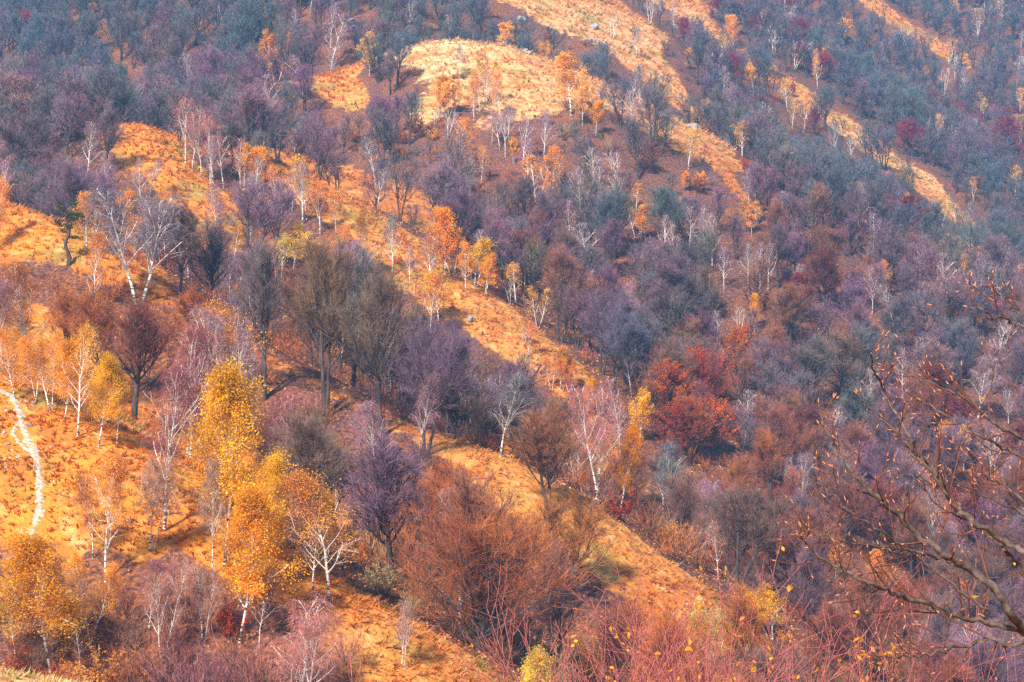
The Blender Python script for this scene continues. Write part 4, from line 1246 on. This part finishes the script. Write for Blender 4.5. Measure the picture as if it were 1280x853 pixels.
def path_mat():
    k = NT('trodden_limestone', 0.95)
    geo = k.n('ShaderNodeNewGeometry')
    n = k.noise(5.0, 5, geo.outputs['Position'])
    n2 = k.noise(1.0, 3, geo.outputs['Position'])
    c = k.ramp(n.outputs['Fac'], [(0.36, (0.26, 0.16, 0.09)), (0.47, (0.36, 0.27, 0.20)), (0.6, (0.47, 0.40, 0.34))])
    c = k.mix(k.ramp(n2.outputs['Fac'], [(0.55, (0, 0, 0)), (0.75, (0.5, 0.5, 0.5))]), c, (0.5, 0.30, 0.14))
    k.base(c); k.bump(n.outputs['Fac'], 0.8, 0.08)
    return k.m
bag = Bag()
bag.add(*path_strip([(-40, 468), (-12, 482), (2, 491), (14, 499), (24, 516), (28, 534), (35, 553), (45, 573), (49, 596), (50, 622), (48, 648), (45, 660)], 0.5, 4))
bag.add(*path_strip([(45, 660), (38, 676), (26, 688), (0, 704), (-30, 716)], 0.28, 8))
bag.add(*path_strip([(27, 530), (19, 538), (17, 545), (22, 554), (32, 562), (40, 566)], 0.25, 6))
footpath = link('footpath', bag.mesh('footpath', [path_mat()], True))
tag(footpath, 'pale trodden footpath winding down the orange meadow', 'footpath', kind='structure')

# ------------------------------------------------------------------ stones and outcrops
def rock_mat():
    k = NT('pale_rock', 0.9)
    geo = k.n('ShaderNodeNewGeometry')
    n = k.noise(1.3, 6, geo.outputs['Position'])
    n2 = k.noise(6.0, 4, geo.outputs['Position'])
    c = k.ramp(n.outputs['Fac'], [(0.3, (0.14, 0.13, 0.12)), (0.5, (0.29, 0.27, 0.24)), (0.7, (0.44, 0.41, 0.37))])
    c = k.mix(k.ramp(n2.outputs['Fac'], [(0.55, (0, 0, 0)), (0.7, (0.6, 0.6, 0.6))]), c, (0.16, 0.13, 0.10))
    k.base(c); k.bump(n2.outputs['Fac'], 0.8, 0.08)
    return k.m
M_ROCK = rock_mat()
def rock_mesh(seed, blocks):
    import bmesh
    g = np.random.default_rng(seed)
    bm = bmesh.new()
    for b in range(blocks):
        r = bmesh.ops.create_icosphere(bm, subdivisions=2, radius=1.0)
        c = g.normal(0, 0.55, 3) * (blocks > 1); c[2] = abs(c[2]) * 0.5
        sc = g.uniform(0.45, 1.0, 3) * (1 if blocks == 1 else 0.8)
        cuts = [(unit(g.normal(0, 1, 3)), g.uniform(0.45, 0.8)) for _ in range(7)]
        for v in r['verts']:
            p = np.array(v.co)
            for nrm, h in cuts:
                e = p @ nrm - h
                if e > 0:
                    p = p - nrm * e
            p = p * (1 + g.normal(0, 0.035))
            v.co = p * sc + c
    me = bpy.data.meshes.new('rock'); bm.to_mesh(me); bm.free()
    me.materials.append(M_ROCK)
    return me
STONES = [rock_mesh(60 + i, 1) for i in range(4)]
CRAGS = [rock_mesh(80 + i, 5) for i in range(3)]
g_r = np.random.default_rng(44)
def rock(px, py, size, crag, label, group=None, d=None):
    p = hit(px, py)
    me = (CRAGS if crag else STONES)[int(g_r.integers(3))]
    o = link('rock_outcrop' if crag else 'stone', me)
    o.location = (p[0], p[1], p[2] - size * (0.3 if crag else 0.12))
    o.scale = (size * g_r.uniform(.8, 1.2), size * g_r.uniform(.8, 1.2), size * g_r.uniform(.6, 1.0))
    o.rotation_euler = (g_r.normal(0, .2), g_r.normal(0, .2), g_r.uniform(0, 6.28))
    return tag(o, label, 'rock', group)
for a, b, s in [(8, 515, .25), (3, 528, .2), (10, 560, .3), (16, 563, .2), (38, 537, .34), (34, 505, .3), (42, 508, .25), (30, 504, .2), (5, 545, .22), (14, 523, .2), (22, 575, .2), (60, 585, .2), (8, 590, .22), (64, 560, .18)]:
    rock(a, b, s, False, 'small pale stone in the grass beside the footpath', 'stones by the footpath')
for i, (a, b, s, lab) in enumerate([(742, 36, 1.7, 'pale cliff outcrop on the crest of the rust slope'), (738, 52, 1.5, 'lower block of the pale cliff on the rust slope'), (830, 12, 2.2, 'grey cliff outcrop on the far grass crest'),
                                    (838, 32, 2.0, 'middle block of the grey cliff on the far grass crest'), (845, 48, 1.7, 'lowest block of the grey cliff on the far grass crest'), (654, 24, 1.2, 'flat grey slab on the rust slope behind the pale knoll'),
                                    (655, 66, 1.8, 'small crag at the end of the pale knoll'), (1208, 318, 1.7, 'grey boulder on the thin pale ridge'), (1236, 215, 1.9, 'pale crag on the wooded spur behind the thin ridge'),
                                    (583, 402, 1.0, 'pale rocks set in the long orange ridge'), (445, 462, 0.9, 'mossy grey boulder among the tall dark trees'), (865, 160, 2.0, 'small crag below the far grass crest'), (590, 395, .8, 'small pale boulder on the long orange ridge')]):
    rock(a, b, s, True, lab)

# ------------------------------------------------------------------ grass tussocks combed down the slopes, and fallen leaves
gx_, gy_ = np.gradient(HT, axis=1), np.gradient(HT, axis=0)
DX = np.gradient(GX, axis=1); DY = np.gradient(GY, axis=0)
SLX, SLY = gx_ / DX, gy_ / DY
AREA = DX * DY
def scatter(weight, seed):
    g = np.random.default_rng(seed)
    n = g.poisson(np.clip(weight * AREA, 0, 400))
    jj, ii = np.nonzero(n)
    k = n[jj, ii]
    jj = np.repeat(jj, k); ii = np.repeat(ii, k)
    x = GX[jj, ii] + g.uniform(-.5, .5, len(jj)) * DX[jj, ii]
    y = GY[jj, ii] + g.uniform(-.5, .5, len(jj)) * DY[jj, ii]
    P = np.c_[x, y, height(x, y)]
    px, py, d = project(P)
    ok = (px > -120) & (px < 1400) & (py > -60) & (py < 930)
    P, jj, ii = P[ok], jj[ok], ii[ok]
    up = P.copy(); up[:, 2] += 0.5
    ok = visible(up, 0.3)
    return P[ok], jj[ok], ii[ok], g

def tussocks():
    dens = np.interp(GY, [60, 130, 150, 280, 300, 480, 700], [10, 10, 4.2, 3.2, 1.3, 0.9, 0.5])
    P, jj, ii, g = scatter(dens * np.clip(GRASS * 1.6 - 0.4, 0, 1) * np.clip(0.35 + 1.5 * (fbm(GX / 2.5, GY / 2.5, 91, 3) + 0.25), 0.1, 1.6), 12)
    nb = 6
    line = np.concatenate(PATH_XY)
    near = np.nonzero((P[:, 1] < 135) & (P[:, 0] < -20))[0]
    far_ = np.ones(len(P), bool)
    for c in range(0, len(near), 4000):
        k_ = near[c:c + 4000]
        far_[k_] = np.hypot(P[k_, 0][:, None] - line[None, :, 0], P[k_, 1][:, None] - line[None, :, 1]).min(1) > 0.24
    P, jj, ii = P[far_], jj[far_], ii[far_]
    N = len(P)
    size = np.interp(P[:, 1], [80, 130, 260, 420, 600], [0.34, 0.38, 0.58, 0.85, 1.1]) * g.uniform(0.6, 1.5, N)
    down = -np.c_[SLX[jj, ii], SLY[jj, ii]]
    down = down / np.maximum(np.linalg.norm(down, axis=1, keepdims=True), 1e-6)
    B = N * nb
    idx = np.repeat(np.arange(N), nb)
    s = size[idx] * g.uniform(0.6, 1.15, B)
    off = g.normal(0, 0.16, (B, 2)) * size[idx, None]
    root = np.c_[P[idx, :2] + off, P[idx, 2] - 0.03]
    ln = down[idx] * 0.75 + g.normal(0, 0.45, (B, 2))
    tip = root + np.c_[ln * s[:, None] * 0.8, s * g.uniform(0.25, 0.85, B)]
    w = s * 0.13
    ang = g.uniform(0, 6.283, B)
    sd = np.c_[np.cos(ang) * w, np.sin(ang) * w, np.zeros(B)]
    V = np.stack([root - sd, root + sd, tip], 1).reshape(-1, 3)
    Fq = np.arange(B * 3).reshape(-1, 3)
    col = GCOL[jj, ii] * g.uniform(0.8, 1.35, (N, 1)) * np.array([1, 1, 1])
    patch = fbm(P[:, 0] / 5.0, P[:, 1] / 5.0, 23, 3)
    red = g.random(N) < 0.18 + 0.8 * np.clip(patch * 3, 0, 1)
    col[red] = col[red] * np.array([0.92, 0.74, 0.62])
    grn = g.random(N) < np.clip(fbm(P[:, 0] / 7.0, P[:, 1] / 7.0, 29, 4) * 5 - 0.55, 0, 0.8)
    col[grn] = np.array([0.24, 0.19, 0.04]) * g.uniform(0.7, 1.3, (int(grn.sum()), 1))
    pale = g.random(N) < 0.12 + 0.75 * np.clip(fbm(P[:, 0] / 4.0 + 40, P[:, 1] / 4.0, 37, 3) * 3.5, 0, 1)
    col[pale] = col[pale] * 0.6 + np.array([0.30, 0.20, 0.09])
    col = np.clip(np.repeat(col, nb * 3, 0), 0.01, 0.9)
    var = np.repeat(np.clip(g.normal(0.5, 0.2, B), 0, 1), 3)
    o = link('grass', mesh_from('grass', V, [Fq], {'tone': col, 'var': var}, False, [M_ATTR]))
    tag(o, 'dry orange and straw grass tufts on the open ridges', 'grass', kind='stuff')
    print('grass blades', B)
tussocks()

def litter():
    dens = np.interp(GY, [60, 130, 200, 260, 330], [9, 9, 6, 2.2, 0])
    P, jj, ii, g = scatter(dens * np.clip(1 - GRASS * 1.4, 0, 1), 13)
    N = len(P)
    P[:, 2] += 0.04
    V, Fq = leaves(P, np.interp(P[:, 1], [90, 180, 330], [0.15, 0.21, 0.34]), g, 1.5)
    pal = np.array([(0.50, 0.17, 0.04), (0.42, 0.12, 0.035), (0.60, 0.27, 0.10), (0.55, 0.30, 0.20), (0.30, 0.10, 0.05), (0.66, 0.30, 0.05)])
    col = pal[g.integers(len(pal), size=N)]
    o = link('fallen_leaves', mesh_from('fallen_leaves', V, [Fq], {'tone': np.repeat(col, 4, 0), 'var': np.repeat(g.uniform(0.1, 0.9, N), 4)}, False, [M_ATTR]))
    tag(o, 'orange and pink fallen leaves under the trees', 'leaves', kind='stuff')
    print('fallen leaves', N)
litter()

# ------------------------------------------------------------------ low green bushes on the pale slope, and the bent tree with green tufts
TINTS['green'] = (0.055, 0.10, 0.02)
TINTS['moss'] = (0.13, 0.16, 0.025)
TINT_WORD['green'] = 'dark green'; TINT_WORD['moss'] = 'moss green'
for a, b, hh in [(570, 103, 1.0), (580, 101, 1.2), (563, 104, .9), (671, 148, .8), (690, 158, 1.0), (700, 166, .9), (724, 158, 1.2), (752, 178, .9), (750, 172, 1.0), (762, 196, .9), (777, 228, 1.3), (783, 236, 1.1), (745, 208, .8), (770, 222, 1.0), (730, 215, .9), (706, 176, .8), (718, 190, .8), (828, 344, 1.2)]:
    p = hit(a, b)
    t = tree_at('leafshrub', 'green' if a % 2 else 'moss', p[0], p[1], hh, 1.8, None)
    t['name'] = 'green_bush'
    r = plant(t, 0)
    r['label'] = 'low dark green bush dotted on the pale knoll slope'; r['category'] = 'bush'; r['group'] = 'green bushes on the pale slope'
def bent_tree():
    g = np.random.default_rng(3)
    p = hit(86, 334)
    dd = project(p)[2]
    h = (334 - 258) / F_PX * dd
    root = link('bent_pine', None, loc=tuple(p))
    tag(root, 'bent dark trunked tree with green needle tufts on the grass knoll', 'tree')
    TP = np.array([[[0, 0, -.3], [.05, 0, .15 * h], [-.05 * h, 0, .35 * h], [.02 * h, .1, .55 * h], [-.02 * h, 0, .75 * h], [.08 * h, 0, .95 * h]]])
    TP = smooth_line(TP[0], 4)[None]
    n = TP.shape[1]
    TR = np.linspace(0.26, 0.06, n)[None]
    LP, LR, _ = offshoots(TP, TR, 12, 0.5, 1.0, 65, 12, lambda t, L: L * 0.2, 5, 0.2, 0.3, 0.5, 0.02, g, lateral=1.0)
    b = Bag(); b.add(*tubes(TP, TR, 7)); link('trunk', b.mesh('trunk', [M_BARK], True), root)
    b = Bag(); b.add(*tubes(LP, LR, 4)); link('limb', b.mesh('limb', [M_BARK]), root)
    idx = np.repeat(np.arange(len(LP)), 90)
    pos, _, _ = along(LP, LR, idx, g.uniform(0.45, 1, len(idx)))
    pos = pos + g.normal(0, 0.2, pos.shape) * np.array([1, 1, .45])
    V, Fq = leaves(pos, np.full(len(pos), 0.16), g, 0.6)
    b = Bag(); b.add(V, Fq, np.repeat(clump_var(pos, g), 4))
    o = link('crown', b.mesh('crown', [M_LEAF]), root); o.color = (0.07, 0.11, 0.02, 1)
bent_tree()

# ------------------------------------------------------------------ foreground: budded branches and the red stemmed thicket
def twig_mat(name, a, b):
    k = NT(name, 0.8)
    k.b.inputs['Specular IOR Level'].default_value = 0.25
    tc = k.n('ShaderNodeNewGeometry')
    n = k.noise(60.0, 5, tc.outputs['Position'])
    n2 = k.noise(9.0, 3, tc.outputs['Position'])
    c = k.ramp(n.outputs['Fac'], [(0.3, a), (0.7, b)])
    c = k.mix(k.ramp(n2.outputs['Fac'], [(0.5, (0, 0, 0)), (0.7, (0.7, 0.7, 0.7))]), c, tuple(0.6 * v for v in b))
    k.base(c); k.bump(n.outputs['Fac'], 0.9, 0.004)
    return k.m
M_BRANCH = twig_mat('smooth_grey_bark', (0.03, 0.02, 0.018), (0.15, 0.10, 0.08))
M_SHOOT = twig_mat('young_red_shoots', (0.06, 0.02, 0.015), (0.20, 0.065, 0.04))
M_REDSTEM = twig_mat('red_stems', (0.18, 0.03, 0.028), (0.55, 0.17, 0.15))
M_DARKSTEM = twig_mat('dark_stems', (0.035, 0.012, 0.012), (0.16, 0.05, 0.05))
M_BUD = twig_mat('copper_buds', (0.30, 0.085, 0.035), (0.62, 0.25, 0.12))

def spindle(pos, d, length, rad, g):
    """Pointed buds: a four sided spindle each."""
    B = len(pos); d = unit(d); u = side(d, g); v = np.cross(d, u)
    L = (length * g.uniform(0.7, 1.2, B))[:, None]; R = (rad * g.uniform(0.8, 1.2, B))[:, None]
    ring = lambda t, r: [pos + d * L * t + (u * math.cos(a) + v * math.sin(a)) * R * r for a in (0, 1.571, 3.1416, 4.712)]
    V = np.stack([pos] + ring(0.3, 1.0) + ring(0.6, 0.75) + [pos + d * L], 1)
    o = (np.arange(B) * 10)[:, None, None]
    tri = np.array([[0, 2, 1], [0, 3, 2], [0, 4, 3], [0, 1, 4], [9, 5, 6], [9, 6, 7], [9, 7, 8], [9, 8, 5]])
    qd = np.array([[1, 2, 6, 5], [2, 3, 7, 6], [3, 4, 8, 7], [4, 1, 5, 8]])
    return V.reshape(-1, 3), (o + tri[None]).reshape(-1, 3), (o + qd[None]).reshape(-1, 4)

def sapling():
    g = np.random.default_rng(15)
    D = 4.2
    tx, ty = (1465 - 640) / F_PX * D, D + 0.25
    zg = float(height(tx, ty))
    root = link('beech_sapling', None, loc=(tx, ty, zg))
    tag(root, 'young beech with budded bare branches reaching in over the valley', 'tree')
    base_v = np.array([tx, ty, zg])
    tz = at(1400, 330, D)[2]
    TP = smooth_line([base_v + (0, 0, -.2), base_v + (.02, .03, .8), base_v + (-.05, 0, 1.8), np.array([tx - .05, ty, -0.35]), np.array([tx + .05, ty + .05, tz + .4])], 6)[None]
    TR = np.linspace(0.055, 0.014, TP.shape[1])[None]
    b = Bag(); b.add(*tubes(TP - base_v, TR, 9)); link('trunk', b.mesh('trunk', [M_BRANCH], True), root)
    lines = [  # (photo points from tip to where the branch leaves the frame, depth offset, base radius mm, start on the trunk)
        ([(1022, 508), (1035, 540), (1050, 568), (1073, 601), (1107, 631), (1140, 663), (1173, 688), (1213, 711), (1253, 748), (1285, 790), (1400, 900)], 0.0, 12.5),
        ([(1087, 441), (1094, 466), (1110, 500), (1134, 540), (1147, 568), (1163, 585), (1173, 601), (1190, 628), (1217, 651), (1253, 675), (1290, 700), (1410, 800)], 0.12, 10.5),
        ([(1002, 655), (1027, 670), (1070, 680), (1103, 684), (1127, 687), (1160, 693), (1190, 702), (1220, 722)], -0.02, 5.5),
        ([(1001, 662), (1010, 682), (1027, 698), (1060, 718), (1090, 731), (1113, 741), (1147, 752), (1193, 770), (1240, 780), (1290, 795), (1400, 890)], -0.15, 9.0),
        ([(1095, 824), (1120, 820), (1147, 821), (1177, 815), (1213, 805), (1243, 800), (1290, 806), (1410, 870)], -0.25, 6.0),
        ([(1117, 455), (1140, 470), (1180, 485), (1215, 505), (1245, 530), (1285, 552), (1410, 650)], 0.25, 6.0),
        ([(1077, 494), (1095, 520), (1120, 540), (1140, 565), (1165, 590), (1190, 628)], 0.06, 4.5),
        ([(1135, 500), (1160, 507), (1195, 530), (1227, 547), (1255, 560), (1290, 582), (1400, 680)], 0.3, 5.5),
        ([(1210, 381), (1235, 393), (1262, 402), (1290, 412), (1400, 470)], 0.1, 5.0),
        ([(1242, 360), (1252, 374), (1268, 385), (1290, 396), (1400, 440)], 0.35, 4.0),
        ([(1118, 575), (1150, 606), (1185, 640), (1225, 660), (1260, 690), (1290, 730), (1400, 850)], 0.2, 5.5),
        ([(1160, 615), (1200, 605), (1240, 625), (1290, 650), (1400, 740)], 0.35, 5.0),
        ([(1205, 565), (1225, 590), (1250, 605), (1290, 630), (1400, 720)], -0.1, 5.0),
        ([(1020, 600), (1040, 620), (1064, 640), (1085, 655), (1120, 676), (1150, 700), (1190, 730), (1240, 770)], -0.2, 4.0),
    ]
    for k, (px, dz, r0) in enumerate(lines):
        n = len(px)
        wav = np.cumsum(g.normal(0, 0.035, n))
        pts = np.array([at(a, b_, D + dz + wav[i]) for i, (a, b_) in enumerate(px)])[::-1]
        if px[-1][0] >= 1390:
            pts[0] = [tx - .02, ty, pts[0][2]]
        C = smooth_line(pts, 6)[None]
        C = C + g.normal(0, 0.0030, C.shape)
        m = C.shape[1]
        R = np.interp(np.linspace(0, 1, m), [0, 0.3, 0.75, 1], [r0 * 0.85, r0 * 0.7, r0 * 0.34, 1.4])[None] * 1e-3
        br = Bag(); br.add(*tubes(C - base_v, R, 7))
        o = link('branch', br.mesh('branch', [M_BRANCH], True), root)
        long_ = r0 > 5
        Lp = np.linalg.norm(np.diff(C[0], axis=0), axis=1).sum()
        n2 = int((18 if long_ else 13) * max(Lp, .35))
        P2, R2, i2 = offshoots(C, R, n2, 0.22, 0.98, 42, 10, lambda t, L: (0.06 + 0.12 * (1 - t)) * g.uniform(0.5, 1.3, len(t)), 5, 0.55, 0.30, 0.42, 0.0011, g)
        P3, R3, i3 = offshoots(P2, R2, 1, 0.25, 0.9, 42, 10, lambda t, L: L * 0.42, 4, 0.4, 0.25, 0.7, 0.0009, g)
        tw = Bag(); tw.add(*tubes(P2 - base_v, R2, 4)); tw.add(*tubes(P3 - base_v, R3, 3))
        link('twig_spray', tw.mesh('twig_spray', [M_SHOOT]), o)
        # buds on the tips and along the shoots
        pos = [P2[:, -1], P3[:, -1], C[:, -1]]; dr = [P2[:, -1] - P2[:, -2], P3[:, -1] - P3[:, -2], C[:, -1] - C[:, -2]]
        idx = np.arange(len(P2))[g.random(len(P2)) < 0.35]
        q, tn, _ = along(P2, R2, idx, g.uniform(0.2, 0.95, len(idx)))
        pos.append(q); dr.append(tn * 0.8 + side(tn, g) * 0.7)
        V, T3, Q4 = spindle(np.concatenate(pos) - base_v, np.concatenate(dr), 0.015, 0.0019, g)
        bd = Bag(); bd.add(V, T3); bd.f.append(Q4); bd.m.append(np.zeros(len(Q4)))
        bo = link('bud', bd.mesh('bud', [M_BUD], True), o); bo['kind'] = 'stuff'
    # a few last leaves
    lp = np.array([at(a, b_, D + g.uniform(-.1, .3)) for a, b_ in [(1213, 760), (1224, 768), (1203, 762), (1226, 757), (1198, 775), (1268, 705), (1240, 812), (1210, 785), (1228, 770), (1245, 705), (1228, 498)]])
    V, Fq = leaves(lp - base_v, np.full(len(lp), 0.012), g, 0.3)
    b = Bag(); b.add(V, Fq, np.repeat(g.uniform(0.3, 0.9, len(lp)), 4))
    o = link('leaf', b.mesh('leaf', [M_LEAF]), root); o.color = (0.85, 0.40, 0.03, 1)
sapling()

def thicket(px, d, top, seed, nst, label, spread=0.35, leafy_=1.0, lean=-0.25):
    nst = int(nst * 1.5)
    g = np.random.default_rng(seed)
    q = at(px, 426.5, d); x, y = q[0], q[1]
    z = float(height(x, y))
    ztop = at(px, top + 52, d)[2]
    H = ztop - z
    root = link('red_stemmed_shrub', None, loc=(x, y, z))
    tag(root, label, 'shrub')
    st = np.c_[g.normal(0, spread, (nst, 2)), np.full(nst, -0.1)]
    dd = UP[None] + np.c_[st[:, :2] * 0.25 + g.normal(0, 0.10, (nst, 2)) + np.array([lean * 0.4, 0]), np.zeros(nst)]
    TP = strands(st, dd, H * g.uniform(0.72, 1.08, nst), 9, np.full(nst, 0.05), 0.14, g)
    TR = np.repeat(np.linspace(0.009, 0.002, 9)[None], nst, 0) * g.uniform(0.6, 1.2, (nst, 1))
    for i in range(nst):
        b = Bag(); b.add(*tubes(TP[i:i + 1], TR[i:i + 1], 5))
        link('stem', b.mesh('stem', [M_DARKSTEM if i % 3 == 0 else M_REDSTEM], True), root)
    P2, R2, i2 = offshoots(TP, TR, 16, 0.45, 1.0, 36, 10, lambda t, L: L * (0.24 - 0.12 * t), 5, 0.25, 0.25, 0.5, 0.0018, g)
    P3, R3, i3 = offshoots(P2, R2, 5, 0.2, 1.0, 36, 12, lambda t, L: np.maximum(L * 0.5, 0.08), 4, 0.2, 0.25, 0.6, 0.0014, g)
    b = Bag(); b.add(*tubes(P2, R2, 3)); b.add(*tubes(P3, R3, 3))
    link('twig_spray', b.mesh('twig_spray', [M_REDSTEM]), root)
    nl = int(len(P3) * 0.14 * leafy_)
    idx = np.repeat(g.integers(len(P3), size=max(nl // 2, 3)), 4)
    pos, _, _ = along(P3, R3, idx, g.uniform(0.4, 1, len(idx)))
    V, Fq = leaves(pos + g.normal(0, 0.012, pos.shape), np.full(len(pos), 0.026), g, 0.0)
    b = Bag(); b.add(V, Fq, np.repeat(g.uniform(0.1, 0.95, len(pos)), 4))
    o = link('crown', b.mesh('crown', [M_LEAF]), root); o.color = (0.86, 0.36, 0.03, 1)
thicket(760, 10.5, 822, 1, 12, 'red stemmed shrub with few yellow leaves at the valley end of the thicket', leafy_=.35)
thicket(825, 10.0, 800, 2, 16, 'red stemmed shrub with long leaning bare shoots in the thicket', leafy_=.4)
thicket(890, 9.6, 778, 3, 18, 'dense red stemmed shrub with scattered orange leaves in the thicket', leafy_=.6)
thicket(955, 9.4, 782, 4, 18, 'red stemmed shrub with many orange leaves in the thicket', leafy_=1.2)
thicket(1020, 9.0, 778, 5, 18, 'tall red stemmed shrub with orange leaves beside the budded branches', leafy_=1.6)
thicket(1075, 9.3, 790, 6, 12, 'leafiest red stemmed shrub below the budded branches', leafy_=1.8)
thicket(1140, 9.0, 815, 7, 10, 'short red stemmed shrub under the lowest budded branch', leafy_=1.2)
thicket(1215, 9.2, 830, 8, 9, 'small red stemmed shrub under the sapling', leafy_=.8)
